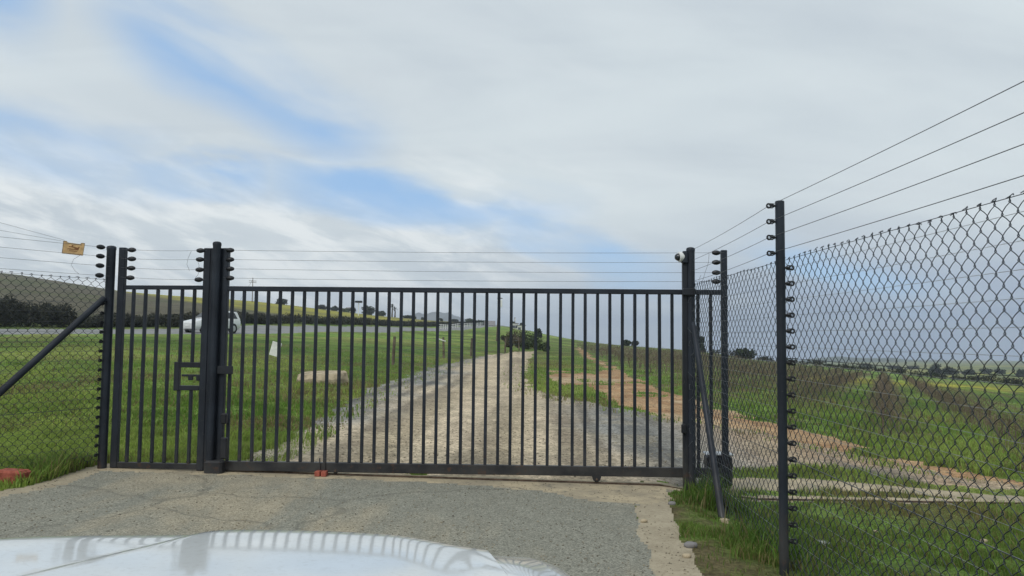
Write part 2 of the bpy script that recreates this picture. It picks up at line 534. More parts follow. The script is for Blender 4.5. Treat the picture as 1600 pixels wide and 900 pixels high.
# plan of the surfaces, surveyed off the photograph onto the land
ROAD_C = [(-75, 20), (-47, 36), (-32.4, 48), (-26.3, 55), (-22.6, 67), (-18.2, 108), (-12.5, 185), (-6, 330), (0, 600)]
def world_poly(pp):
    out = []
    for px, py in pp:
        p = hit(px, py); out.append((p.x, p.y))
    return out
GATE_L = at(170, 728, 8.2); GATE_R = at(1137, 757, 8.0)
GY = lambda x: 8.2 + (x - GATE_L.x) / (GATE_R.x - GATE_L.x) * (8.0 - 8.2)     # the gate's line across the drive
DRIVE = world_poly([(-40, 782), (0, 772), (75, 757), (165, 736)]) + [(1.86, GY(1.86) + .16)] + [(1.45, 7.45)] + world_poly([(985, 792), (1000, 835), (1030, 900)]) + [(1.0, 3.0), (1.1, -12), (-14, -12), (-9, 4.5)]
DRIVE[3:4] = [(-4.36, GY(-4.36) + .16)]
BEAM = [(-4.36, 8.02), (-4.36, 8.36), (-1.0, 8.30), (1.9, 8.22), (9.0, 8.10), (9.0, 7.88), (2.3, 7.93), (1.62, 7.90), (1.55, 7.30), (1.28, 7.12), (.8, 7.22), (.2, 7.66), (-.7, 7.86), (-2.6, 7.98)]
BEAM2 = [(2.0, 7.9)] + world_poly([(1145, 747), (1240, 748), (1370, 757), (1450, 765), (1600, 776), (1600, 786), (1370, 768), (1150, 768)])
SAND = world_poly([(985, 787), (1000, 835), (1030, 900)]) + [(.95, 3.0), (1.15, 3.0)] + world_poly([(1100, 893), (1068, 850), (1050, 800), (1040, 775)]) 
TRACK = [(-4.0, 8.25)] + world_poly([(352, 730), (400, 712), (445, 688), (520, 640), (600, 601), (660, 579), (720, 563), (780, 553), (800, 550), (836, 549), (828, 560), (822, 575), (818, 590), (825, 600), (837, 610), (875, 619), (950, 635), (1067, 657), (1130, 664), (1225, 684), (1320, 706), (1400, 722), (1500, 742), (1600, 762)]) + [(12, 7.7), (9, 8.8)] + world_poly([(1600, 770), (1450, 755), (1330, 736), (1230, 730), (1150, 737)]) + [(1.9, 8.2)]
DIRT = world_poly([(858, 579), (900, 581), (930, 585), (940, 578), (955, 578), (917, 560), (898, 543), (906, 542), (926, 558), (960, 573), (992, 592), (1028, 610), (1067, 620), (1150, 643), (1225, 664), (1300, 683), (1400, 709), (1500, 734), (1600, 755)]) + [(12.5, 7.9), (12, 7.7)] + world_poly([(1600, 764), (1500, 744), (1400, 724), (1320, 708), (1225, 686), (1130, 666), (1067, 659), (975, 634), (945, 616), (915, 601), (878, 602), (860, 590)])

# fan-shaped grid: fine near the viewer, coarse far off
th = np.concatenate([np.linspace(-78, -37, 60, endpoint=False), np.linspace(-37, 37, 560), np.linspace(37, 78, 61)[1:]]) * math.pi / 180
rr = np.concatenate([np.linspace(.5, 3.6, 16, endpoint=False), np.geomspace(3.6, 90, 300, endpoint=False), np.geomspace(90, 2600, 95)])
TH, RR = np.meshgrid(th, rr)
X = RR * np.sin(TH); Y = RR * np.cos(TH)
Z = zt(X, Y)
nT, nR = len(th), len(rr)
Vall = np.stack([X.ravel(), Y.ravel(), Z.ravel()], 1)
idx = np.arange(nT * nR).reshape(nR, nT)
Fall = np.stack([idx[:-1, :-1].ravel(), idx[:-1, 1:].ravel(), idx[1:, 1:].ravel(), idx[1:, :-1].ravel()], 1)
C = Vall[Fall].mean(1)
def classify(x, y):
    """0 grass, 1 driveway, 2 concrete beam, 3 gravel, 4 bare earth, 5 tarred road, 6 sandy edge"""
    r = np.hypot(x, y)
    a = np.clip(.12 + .016 * r, .05, .6)
    wx = x + (fbm(x, y, 1.9, 4, 1) - .5) * a * 1.6; wy = y + (fbm(x, y, 1.9, 4, 2) - .5) * a * 1.6
    k = np.zeros(x.shape, int)
    k[in_poly(wx, wy, TRACK)] = 3
    d = in_poly(wx, wy, DIRT) & (fbm(x, y, .8, 4, 3) > .36)
    k[d] = 4
    wx2 = x + (fbm(x, y, 2.5, 4, 4) - .5) * .16; wy2 = y + (fbm(x, y, 2.5, 4, 6) - .5) * .16
    k[in_poly(wx2, wy2, SAND) & (fbm(x, y, 3.0, 3, 8) > .2)] = 6
    k[in_poly(wx2, wy2, DRIVE)] = 1
    k[(line_dist(wx2, wy2, DRIVE[:4]) < .13) & (x < -3)] = 6
    k[in_poly(wx2, wy2, BEAM2)] = 2
    k[in_poly(x + (fbm(x, y, 5, 3, 9) - .5) * .10, y + (fbm(x, y, 5, 3, 10) - .5) * .12, BEAM)] = 2
    k[line_dist(x, y, ROAD_C) < 3.6] = 5
    return k
K = classify(C[:, 0], C[:, 1])
cpx, cpy = to_px(X.ravel(), Y.ravel(), Z.ravel())

K0 = classify(Vall[:, 0], Vall[:, 1])
# colours of what grows and lies there (per vertex): pasture, ploughed slope, flowering strips, vineyard floor
def lerp3(a, b, t):
    return np.asarray(a) * (1 - t[:, None]) + np.asarray(b) * t[:, None]
xf, yf, rf = Vall[:, 0], Vall[:, 1], np.hypot(Vall[:, 0], Vall[:, 1])
n1 = fbm(xf, yf, .35, 5, 21); n2 = fbm(xf, yf, 1.6, 4, 22); n3 = fbm(xf, yf, .05, 3, 23)
g = lerp3((.115, .205, .038), (.20, .30, .062), sm(n1, .3, .7))
g = lerp3(g, (.27, .28, .085), sm(fbm(xf, yf, .22, 4, 81), .46, .70) * .65)
g = lerp3(g, (.145, .165, .050), sm(n2, .52, .78) * .55)
g = lerp3(g, (.17, .15, .065), sm(fbm(xf, yf, .5, 4, 31), .58, .76) * .6)
left_road = line_dist(xf, yf, ROAD_C)
side = xf + np.interp(yf, [p[1] for p in ROAD_C], [-p[0] for p in ROAD_C])       # < 0 : beyond the tarred road
hill = (side < -5.5) & (yf > 15)
brown = lerp3((.105, .096, .066), (.15, .135, .09), sm(n1, .3, .7))
brown = lerp3(brown, (.10, .12, .045), sm(fbm(xf, yf, .09, 3, 41), .45, .7) * .6)
# a broad strip of flowering crop along the crest, as seen under the skyline
crest = np.interp(cpx, [0, 180, 300, 400, 600, 720, 800], [424, 450, 461, 470, 494, 503, 512])
below = cpy - crest
yw = np.interp(cpx, [-200, 120, 220, 400, 600, 720], [0, 0, 8, 15, 18, 14])
yel = np.clip((yw - np.abs(below - yw * .5) * 1.6) / 6, 0, 1) * (.55 + .45 * sm(n3 + n1, .6, 1.1))
stripe = .5 + .5 * np.sin(below * 1.15 + 6 * n3)
g[hill] = brown[hill]
g = np.where(hill[:, None], lerp3(g, (.36, .34, .055), np.clip(yel * (.6 + .5 * stripe), 0, 1)), g)
g = np.where((hill & (left_road < 11))[:, None], lerp3((.08, .13, .03), (.13, .16, .05), sm(n1, .3, .7)), g)
# vineyard floor and the far side of the valley
AXV = np.array([math.sin(R(26)), math.cos(R(26))]); PERP = np.array([AXV[1], -AXV[0]])
vx = xf * PERP[0] + yf * PERP[1]
right = xf > np.interp(yf, [0, 9, 14, 26, 50, 85, 300, 2600], [30, 9, 4.2, 3.6, 5.0, 7.4, 25, 300])
vin = lerp3((.12, .21, .04), (.19, .28, .065), sm(n1, .3, .7))
g = np.where((right & (yf < 150))[:, None], vin, g)
rowphase = .5 + .5 * np.cos(2 * math.pi * (vx - 0.55) / 2.3)
soil = np.clip(sm(rowphase, .55, .95) * sm(n2 + .35 * n1, .42, .7), 0, 1) * (right & (yf < 120) & (yf > 10))
g = lerp3(g, (.17, .125, .085), soil * .8)
farr = sm(yf, 120, 210) * (xf > 20)
fields = lerp3((.12, .16, .05), (.21, .205, .075), sm(fbm(xf, yf, .012, 3, 51), .4, .62))
fields = lerp3(fields, (.33, .31, .05), sm(fbm(xf, yf * 2.2, .011, 3, 53), .56, .66) * .8)
g = lerp3(g, fields, farr)
edge_y = np.exp(-((cpy - 592 - .055 * (cpx - 1285)) / 4.5) ** 2) * sm(cpx, 1235, 1300) * (yf > 40) * (yf < 125)
g = lerp3(g, (.40, .36, .05), edge_y * sm(n1, .3, .55) * .85)
midf = (xf > 4) & (yf > 60) & (yf < 190) & (cpx < 1080)
g = np.where(midf[:, None], lerp3(g, (.15, .135, .07), sm(fbm(xf, yf, .12, 3, 71), .35, .65) * .45), g)
te = np.minimum(line_dist(xf, yf, TRACK[:13]), line_dist(xf, yf, TRACK[10:24]))
TRACK_EDGE = te
g = lerp3(g, (.185, .165, .062), np.exp(-(te / (.35 + .035 * rf)) ** 2) * sm(n2, .3, .6) * (K0 == 0) * .8)
mowed = fbm(xf, yf, .11, 4, 95)
g = np.where((~hill)[:, None], g * (.78 + .5 * sm(mowed, .3, .7))[:, None], g)
# grass worn to soil beside the hard surfaces
g = lerp3(g, (.20, .155, .085), sm(n2, .40, .60) * (rf < 9) * sm(xf, 2.3, 1.4) * (xf > 0.6) * .9)
GROUND_TINT = g

def surf_mat(name, build):
    m, nt, b = new_mat(name, 0.92, 0.15)
    build(nt, b, obj_co(nt))
    return m

def _grass(nt, b, p):
    a = nn(nt, 'ShaderNodeAttribute', attribute_name='tint').outputs['Color']
    n_a = noise(nt, p, 3.0, 6.0, .65); n_b = noise(nt, p, 22.0, 5.0, .65); n_c = noise(nt, p, .5, 5.0, .6)
    v = M_(nt, 'MULTIPLY', sstep(nt, n_a, .25, .75, .62, 1.34), M_(nt, 'MULTIPLY', sstep(nt, n_b, .25, .75, .6, 1.35), sstep(nt, n_c, .3, .7, .82, 1.15)))
    cc = nn(nt, 'ShaderNodeCombineColor')
    for i in range(3):
        nt.links.new(v, cc.inputs[i])
    c = mixc(nt, 1.0, a, cc.outputs[0], 'MULTIPLY')
    c = mixc(nt, M_(nt, 'MULTIPLY', sstep(nt, noise(nt, p, 9.0, 4.0, .6), .60, .74), .45), c, (.19, .165, .075))
    nt.links.new(c, b.inputs['Base Color'])
    bump(nt, b, M_(nt, 'ADD', n_a, n_b), .9, .12)
def _drive(nt, b, p):
    vor = nn(nt, 'ShaderNodeTexVoronoi'); vor.inputs['Scale'].default_value = 105.0
    nt.links.new(p, vor.inputs['Vector'])
    sp = nn(nt, 'ShaderNodeSeparateColor'); nt.links.new(vor.outputs['Color'], sp.inputs[0])
    chip = sp.outputs[0]
    mpd = nn(nt, 'ShaderNodeMapping'); mpd.inputs['Rotation'].default_value = (0, 0, R(-24)); mpd.inputs['Scale'].default_value = (.85, .28, 1); nt.links.new(p, mpd.inputs[0])
    big = noise(nt, mpd.outputs[0], 1.0, 5.0, .6, .4); mid = noise(nt, p, 4.0, 5.0, .6)
    grey = mixc(nt, chip, (.135, .135, .110), (.36, .352, .29))
    tan = mixc(nt, chip, (.22, .19, .132), (.48, .425, .315))
    c = mixc(nt, sstep(nt, big, .44, .62), grey, tan)
    c = mixc(nt, sstep(nt, mid, .3, .75, .0, .35), c, (.17, .165, .135))
    c = mixc(nt, M_(nt, 'MULTIPLY', sstep(nt, noise(nt, p, 18.0, 3.0), .66, .76), .3), c, (.06, .058, .05))
    # long cracks
    cr = nn(nt, 'ShaderNodeTexVoronoi', feature='DISTANCE_TO_EDGE'); cr.inputs['Scale'].default_value = .22
    mpn = nn(nt, 'ShaderNodeVectorMath', operation='ADD'); nt.links.new(p, mpn.inputs[0])
    nz = nn(nt, 'ShaderNodeTexNoise'); nz.inputs['Scale'].default_value = 2.2; nz.inputs['Detail'].default_value = 4; nt.links.new(p, nz.inputs['Vector'])
    sc_ = nn(nt, 'ShaderNodeVectorMath', operation='SCALE'); nt.links.new(nz.outputs['Color'], sc_.inputs[0]); sc_.inputs['Scale'].default_value = .5
    nt.links.new(sc_.outputs[0], mpn.inputs[1]); nt.links.new(mpn.outputs[0], cr.inputs['Vector'])
    c = mixc(nt, sstep(nt, cr.outputs['Distance'], .007, .001, 0, .35), c, (.09, .085, .07))
    nt.links.new(c, b.inputs['Base Color'])
    bump(nt, b, chip, .55, .012)
def _concrete(nt, b, p):
    n_a = noise(nt, p, 2.2, 6.0, .65); n_b = noise(nt, p, 30.0, 4.0, .6)
    c = mixc(nt, sstep(nt, n_a, .3, .7), (.30, .26, .19), (.48, .40, .27))
    c = mixc(nt, sstep(nt, n_b, .52, .72, 0, .6), c, (.17, .145, .10))
    c = mixc(nt, sstep(nt, noise(nt, p, 6.0, 5.0, .7), .56, .66, 0, .75), c, (.115, .112, .095))
    nt.links.new(c, b.inputs['Base Color'])
    bump(nt, b, n_b, .5, .012)
def _sandy(nt, b, p):
    n_a = noise(nt, p, 3.5, 6.0, .65); n_b = noise(nt, p, 45.0, 4.0, .6)
    c = mixc(nt, sstep(nt, n_a, .3, .7), (.31, .265, .19), (.42, .365, .265))
    c = mixc(nt, sstep(nt, n_b, .5, .75, 0, .55), c, (.16, .125, .08))
    nt.links.new(c, b.inputs['Base Color'])
    bump(nt, b, n_b, .5, .012)
def _track(nt, b, p):
    a = nn(nt, 'ShaderNodeAttribute', attribute_name='tint').outputs['Color']
    vor = nn(nt, 'ShaderNodeTexVoronoi'); vor.inputs['Scale'].default_value = 34.0; nt.links.new(p, vor.inputs['Vector'])
    sp = nn(nt, 'ShaderNodeSeparateColor'); nt.links.new(vor.outputs['Color'], sp.inputs[0])
    n_a = noise(nt, p, 5.0, 6.0, .65); n_b = noise(nt, p, .9, 5.0, .6)
    v = M_(nt, 'MULTIPLY', sstep(nt, sp.outputs[0], 0, 1, .66, 1.36), M_(nt, 'MULTIPLY', sstep(nt, n_a, .25, .75, .78, 1.2), sstep(nt, n_b, .3, .7, .85, 1.15)))
    cc = nn(nt, 'ShaderNodeCombineColor')
    for i in range(3):
        nt.links.new(v, cc.inputs[i])
    c = mixc(nt, 1.0, a, cc.outputs[0], 'MULTIPLY')
    nt.links.new(c, b.inputs['Base Color'])
    bump(nt, b, M_(nt, 'ADD', sp.outputs[0], n_a), .6, .03)
def _tar(nt, b, p):
    n_a = noise(nt, p, .8, 5.0, .6)
    nt.links.new(mixc(nt, sstep(nt, n_a, .3, .7), (.20, .205, .205), (.27, .272, .265)), b.inputs['Base Color'])
MAT['grass'] = surf_mat('pasture_and_field', _grass)
MAT['drive'] = surf_mat('worn_chip_seal', _drive)
MAT['concrete'] = surf_mat('stained_concrete', _concrete)
MAT['sandy'] = surf_mat('sandy_concrete_edge', _sandy)
MAT['track'] = surf_mat('gravel_and_earth', _track)
MAT['tar'] = surf_mat('pale_asphalt', _tar)

# gravel: dusty pale wheel way in the middle, bluer stone at the sides; bare earth is ochre
mid_line = [(-.9, 8), (-.7, 14), (-.2, 25), (.1, 40), (.6, 60), (1.2, 80)]
dm = line_dist(xf, yf, mid_line)
dust = sm(dm + (n1 - .5) * 2.4, 2.9, 1.2)
streak = fbm((xf - np.interp(yf, [p[1] for p in mid_line], [p[0] for p in mid_line])) * 2.2, yf * .07, 1.3, 4, 91)
gt = lerp3((.20, .196, .178), (.42, .345, .245), dust)
gt = gt * (.66 + .60 * sm(streak, .28, .66))[:, None]
gt = lerp3(gt, (.37, .265, .165), sm(xf, 2.2, 4.2) * sm(n1 + .3 * streak, .42, .68) * .85)
gt = lerp3(gt, (.36, .31, .215), sm(n2, .5, .7) * .35)
for off in (-.85, .85):                                            # two compacted wheel ruts
    gt = lerp3(gt, (.44, .36, .235), np.exp(-((xf - np.interp(yf, [p[1] for p in mid_line], [p[0] for p in mid_line]) - off) / .3) ** 2) * .45 * (yf > 8.4))
dt = lerp3((.31, .185, .095), (.40, .265, .145), sm(n2, .35, .65))
dt = lerp3(dt, (.46, .37, .24), sm(n1, .55, .7) * .6)

NAMES = {0: ('ground', 'grass', GROUND_TINT), 1: ('driveway', 'drive', None), 2: ('concrete_beam', 'concrete', None), 3: ('gravel_track', 'track', gt),
         4: ('dirt_path', 'track', dt), 5: ('road', 'tar', None), 6: ('driveway_edge', 'sandy', None)}
for k, (nm, mt, tint) in NAMES.items():
    F = Fall[K == k]
    u, inv = np.unique(F, return_inverse=True)
    V = Vall[u].copy()
    me = np_mesh(nm, V, inv.reshape(-1, 4), None if tint is None else tint[u], True)
    tag(link(nm, me, MAT[mt]), kind='structure')
# the same ground goes on behind the viewer
gb = MB().add([(-120, -60, -.03), (120, -60, -.03), (120, 24, -.5), (2.4, .3, -.03), (-2.4, .3, .05), (-120, 24, .4)], [(0, 1, 2, 3, 4, 5)])
me = gb.mesh('ground'); a_ = me.color_attributes.new('tint', 'FLOAT_COLOR', 'POINT')
for q in a_.data: q.color = (.09, .13, .035, 1)
tag(link('ground_behind', me, MAT['grass']), kind='structure')
# painted edge and centre lines of the tarred road are too far off to show; a pale shoulder kerb line is not built

# ------------------------------------------------------------------ gate, posts and fences
GA = Vector((GATE_L.x, GATE_L.y, 0)); GB = Vector((GATE_R.x, GATE_R.y, 0))
GD = (GB - GA).normalized()                       # along the gate, left to right
GN = Vector((GD.y, -GD.x, 0))                     # towards the viewer
VERT = Vector((0, 0, 1))
def gp(px, py, off=0.0):
    """point on the gate's plane (shifted towards the viewer by off)"""
    d = Vector(ray(px, py)); o = CAM
    p0 = GA + GN * off
    t = (p0 - o).dot(GN) / d.dot(GN)
    return o + d * t
def on_gate(s, z, off=0.0):
    return Vector((GA.x, GA.y, 0)) + GD * s + GN * off + VERT * z
def s_of(p):
    return (p - GA).dot(GD)
def col(px_top, px_bot, py_mid=600, off=0.0):
    p = gp((px_top + px_bot) / 2, py_mid, off); return s_of(p)

def round_post(name, base, top_z, r, label, cat='post', r_top=None, group=None):
    t = thing(name, base, label, cat, group)
    m = MB().tube([base + VERT * -.25, Vector((base.x, base.y, top_z - .012))], r, 16)
    m.build('shaft', MAT['steel'], t, True)
    c = Matrix.Translation((base.x, base.y, top_z - .012))
    MB().lathe([(r * 1.06, -.03), (r * 1.08, -.005), (r * .95, .008), (r * .5, .016), (.002, .018)], c, 16).build('cap', MAT['steel'], t, True)
    return t

# shared insulator meshes -------------------------------------------------
EGG = MB().lathe([(.004, -.045), (.015, -.04), (.024, -.02), (.027, 0), (.024, .02), (.015, .04), (.004, .045)], None, 12).mesh('strain_insulator', True)
EGG.materials.append(MAT['plastic'])
def _ring():
    m = MB()
    m.lathe([(.008, 0), (.008, .028)], None, 8)
    for dx in (.046,):
        pts = [Vector((0, 0, dx)) + Vector((math.cos(t) * .014, 0, math.sin(t) * .014)) for t in [2 * math.pi * k / 10 for k in range(11)]]
        m.tube(pts, .0065, 6, False)
    m.lathe([(.013, .010), (.013, .018)], None, 8)
    m.box((.012, 0, .030), (.010, .010, .026)); m.box((-.014, 0, .028), (.007, .009, .018))
    return m.mesh('ring_insulator', True)
RING = _ring(); RING.materials.append(MAT['plastic'])
def insulator(me, name, loc, axis, parent):
    o = bpy.data.objects.new(name, me)
    COL.objects.link(o)
    z_ = Vector(axis).normalized(); y_ = Vector((0, 1, 0)); y_ = (y_ - z_ * y_.dot(z_)).normalized(); x_ = y_.cross(z_)
    mw = Matrix.Translation(loc) @ Matrix((x_, y_, z_)).transposed().to_4x4()
    o.parent = parent
    o.matrix_parent_inverse = parent.matrix_basis.inverted()
    o.matrix_basis = mw
    return o
def wire(a, b, parent, r=.0016, sag=.006, mat='wire_dark', n=8):
    a, b = Vector(a), Vector(b)
    pts = [a.lerp(b, k / n) - VERT * sag * 4 * (k / n) * (1 - k / n) for k in range(n + 1)]
    return MB().tube(pts, r, 5).build('wire', MAT[mat], parent, True)

def gz(px):                                        # ground at the gate line
    p = gp(px, 740); return float(zt(p.x, p.y))

# ---- sliding gate
sl = thing('sliding_gate', on_gate(col(355, 350), 0), 'long black sliding gate of 37 upright bars spanning the driveway', 'gate')
s_l, s_r = s_of(gp(351.5, 480)), s_of(gp(1132, 600))
zt_l, zt_r = gp(355, 451).z, gp(1132, 457).z       # top rail
zb_l, zb_r = gp(352, 727.5).z, gp(1075, 738).z     # bottom rail
zb_r = zb_l + (zb_r - zb_l) * (s_r - s_l) / (s_of(gp(1075, 738)) - s_l)
ztop = lambda s: zt_l + (zt_r - zt_l) * (s - s_l) / (s_r - s_l)
zbot = lambda s: zb_l + (zb_r - zb_l) * (s - s_l) / (s_r - s_l)
MB().bar(on_gate(s_l, ztop(s_l)), on_gate(s_r, ztop(s_r)), .052, .050, VERT, .005).build('top_rail', MAT['steel'], sl)
MB().bar(on_gate(s_l - .02, zbot(s_l)), on_gate(s_r, zbot(s_r)), .100, .058, VERT, .006).build('bottom_rail', MAT['steel2'], sl)
bar_me = MB().box((0, 0, 0), (.032, .032, 1.0), None, .004).mesh('bar'); bar_me.materials.append(MAT['steel'])
GROT = math.atan2(GD.y, GD.x)
def upright(s, parent, za, zb, me=bar_me, off=0.0, sx=1.0):
    o = bpy.data.objects.new('bar', me); COL.objects.link(o)
    o.parent = parent; o.matrix_parent_inverse = parent.matrix_basis.inverted()
    p = on_gate(s, (za + zb) / 2, off)
    o.matrix_basis = Matrix.Translation(p) @ Matrix.Rotation(GROT + rng.normal() * .03, 4, 'Z') @ Matrix.Rotation(rng.normal() * .0011, 4, 'Y') @ Matrix.Diagonal((sx, sx, zb - za, 1))
    return o
sa, sb = s_of(gp(362, 500)), s_of(gp(1050, 500))
for k in range(37):
    s = sa + (sb - sa) * k / 36
    upright(s, sl, zbot(s) + .049, ztop(s) - .0255)
for px in (1091, 1111):
    s = s_of(gp(px, 600)); upright(s, sl, zbot(s) + .049, ztop(s) - .0255)
ztl, ztr = gp(352, 388).z, gp(1131, 391).z
MB().bar(on_gate(s_l, zbot(s_l) - .03), on_gate(s_l, ztl), .062, .062, GD, .005).build('stile', MAT['steel'], sl)
MB().bar(on_gate(s_r + .002, zbot(s_r) - .03), on_gate(s_r + .002, ztr), .062, .054, GD, .005).build('stile', MAT['steel'], sl)
for px, nm in ((525, 'w'), (932, 'w')):            # two wheels in brackets that run on the rail
    s = s_of(gp(px, 740)); z = zbot(s) - .05; gnd = float(zt(*on_gate(s, 0)[:2])) + .02
    r = max(.03, (z - gnd) * .52)
    m = Matrix.Translation(on_gate(s, gnd + r, 0)) @ Matrix.Rotation(GROT, 4, 'Z') @ Matrix.Rotation(math.pi / 2, 4, 'X')
    MB().lathe([(r * .3, -.02), (r, -.018), (r * .86, -.004), (r * .86, .004), (r, .018), (r * .3, .02)], m, 20).build('wheel', MAT['steel2'], sl, True)
    b = MB()
    for sgn in (-1, 1):
        c = on_gate(s, (z + gnd + r) / 2 + .005, sgn * .029)
        b.add([c + GD * x + VERT * y + GN * (w * .003) for w in (-1, 1) for x, y in ((-.055, (z - gnd - r) / 2 + .02), (.055, (z - gnd - r) / 2 + .02), (.035, -(z - gnd - r) / 2 - .02), (-.035, -(z - gnd - r) / 2 - .02))],
              [(0, 1, 2, 3), (7, 6, 5, 4), (0, 4, 5, 1), (1, 5, 6, 2), (2, 6, 7, 3), (3, 7, 4, 0)])
    b.build('wheel_bracket', MAT['steel2'], sl)
    MB().lathe([(.011, -.045), (.011, .045)], m, 8).build('axle_bolt', MAT['rust'], sl)
gl = [(359.5, y) for y in (391, 405.5, 420, 434.5)]; gr = [(1119, y) for y in (395, 410, 426, 440)]
for (xa, ya), (xb, yb) in zip(gl, gr):
    a, b = gp(xa, ya, .03), gp(xb, yb, .03)
    insulator(EGG, 'insulator', a, GD, sl); insulator(EGG, 'insulator', b, GD, sl)
    wire(a + GD * .045, b - GD * .045, sl, .0017, .012, n=12)
    wire(a - GD * .045, Vector(on_gate(s_l - .02, a.z + .012, .034)), sl, .0017, .0)
    wire(b + GD * .045, Vector(on_gate(s_r, b.z + .005, .03)), sl, .0017, .0)
# loose jumper lead between the strands on the right
j = [gp(1108, 396, .03), gp(1107, 410, .03), gp(1101, 428, .03), gp(1097, 442, .03), gp(1092, 438, .03), gp(1095, 430, .03)]
MB().tube(j, .0018, 5).build('jumper_lead', MAT['wire_dark'], sl, True)

# ---- pedestrian gate
pg = thing('pedestrian_gate', on_gate(col(190, 178), 0), 'narrow black barred pedestrian gate with lock box beside the left corner post', 'gate')
p_l, p_r = col(191, 177), s_of(gp(322.5, 480))
pt_l, pt_r = gp(190, 449).z, gp(318, 449.5).z
pb_l, pb_r = gp(178, 726).z, gp(314, 729).z
MB().bar(on_gate(p_l, pb_l - .03, .0), on_gate(p_l, gp(190, 387).z), .070, .060, GD, .005).build('stile', MAT['steel'], pg)
MB().bar(on_gate(p_r, pb_r - .04, .0), on_gate(p_r, gp(318, 388).z), .074, .060, GD, .005).build('stile', MAT['steel'], pg)
MB().bar(on_gate(p_l + .035, pt_l), on_gate(p_r - .037, pt_r), .044, .046, VERT, .004).build('top_rail', MAT['steel'], pg)
MB().bar(on_gate(p_l + .035, pb_l), on_gate(p_r - .037, pb_r), .060, .046, VERT, .004).build('bottom_rail', MAT['steel2'], pg)
ptz = lambda s: pt_l + (pt_r - pt_l) * (s - p_l) / (p_r - p_l)
pbz = lambda s: pb_l + (pb_r - pb_l) * (s - p_l) / (p_r - p_l)
lb_t, lb_b = gp(292, 570).z, gp(292, 606).z
nb = 6
for k in range(nb):
    s = p_l + (p_r - p_l) * (k + 1) / (nb + 1)
    if k >= nb - 2:                                # the last two bars break at the lock box
        upright(s, pg, lb_t + .012, ptz(s) - .0225); upright(s, pg, pbz(s) + .0305, lb_b - .012)
    else:
        upright(s, pg, pbz(s) + .0305, ptz(s) - .0225)
sL, sR = s_of(gp(277, 590)), p_r - .037
lk = MB()
lk.bar(on_gate(sL, lb_b - .03), on_gate(sL, lb_t + .03), .058, .05, GD, .004)
lk.bar(on_gate(sL + .03, lb_t), on_gate(sR, lb_t), .056, .05, VERT, .004)
lk.bar(on_gate(sL + .03, lb_b), on_gate(sR, lb_b), .050, .05, VERT, .004)
lko = lk.build('lock_frame', MAT['steel2'], pg)
zm = (lb_t + lb_b) / 2
b = MB().bar(on_gate(sL + .05, zm + .01), on_gate(sR, zm + .01), .022, .022, VERT, .003)
b.box(on_gate((sL + sR) / 2 + .02, zm - .015), (.05, .03, .05), Matrix.Rotation(GROT, 3, 'Z'), .004)
b.box(on_gate(sR - .025, zm - .015), (.035, .03, .06), Matrix.Rotation(GROT, 3, 'Z'), .004)
b.build('lock_bolt', MAT['steel2'], lko)
for (xa, ya), (xb, yb) in zip([(206, 390.5), (206, 404.5), (205, 419), (203.5, 434)], [(313.5, 391.5), (312.5, 405.5), (312, 421.5), (310.5, 437)]):
    a, c = gp(xa, ya, .03), gp(xb, yb, .03)
    insulator(EGG, 'insulator', a, GD, pg); insulator(EGG, 'insulator', c, GD, pg)
    wire(a + GD * .045, c - GD * .045, pg, .0017, .006)
    wire(a - GD * .045, Vector(on_gate(p_l, a.z + .008, .034)), pg, .0017, 0)
    wire(c + GD * .045, Vector(on_gate(p_r, c.z + .004, .034)), pg, .0017, 0)
jl = [gp(299, 392, .03), gp(294, 403, .03), gp(292, 413, .03), gp(296, 423, .03)]
MB().tube(jl, .0016, 5).build('jumper_lead', MAT['wire_dark'], pg, True)
jl = [gp(308, 406, .03), gp(311, 414, .03), gp(310, 428, .03), gp(305, 435, .03)]
MB().tube(jl, .0016, 5).build('jumper_lead', MAT['wire_dark'], pg, True)

# ---- posts
base = on_gate(col(173, 162), 0, .03); base.z = float(zt(base.x, base.y))
corner = round_post('corner_post', base, gp(173, 385).z, .046, 'round dark post at the left corner where the mesh fence meets the pedestrian gate')
ctop = gp(337, 378, .07)
base = on_gate(s_of(gp(334.5, 520, .07)), 0, .07); base.z = float(zt(base.x, base.y))
cpst = round_post('gate_post', base, ctop.z, .042, 'tall round dark post between the pedestrian gate and the sliding gate')
# catch plates and bolt-on angle on the centre post
q = on_gate(s_l - .10, 0, .02)
sc_c = s_of(gp(334, 500, .035))
MB().bar(on_gate(sc_c, gp(345, 735).z, .012), on_gate(sc_c, gp(345, 388).z, .012), .15, .02, GD, .004).build('catch_channel', MAT['steel'], cpst)
m = MB().box(gp(345, 578, .06), (.26, .012, .085), Matrix.Rotation(GROT, 3, 'Z'), .003)
m.build('catch_plate', MAT['steel2'], cpst)
MB().box(gp(350, 654, .095), (.065, .05, .11), Matrix.Rotation(GROT, 3, 'Z'), .012).build('photocell', MAT['plastic'], cpst)
MB().box(gp(350, 700, .095), (.07, .05, .22), Matrix.Rotation(GROT, 3, 'Z'), .01).build('gate_stop', MAT['steel2'], cpst)
b_ = gp(336, 715, .075); b_.z = base.z + .05
MB().box(b_, (.19, .13, .16), Matrix.Rotation(GROT, 3, 'Z'), .02).build('base_plate', MAT['steel2'], cpst)

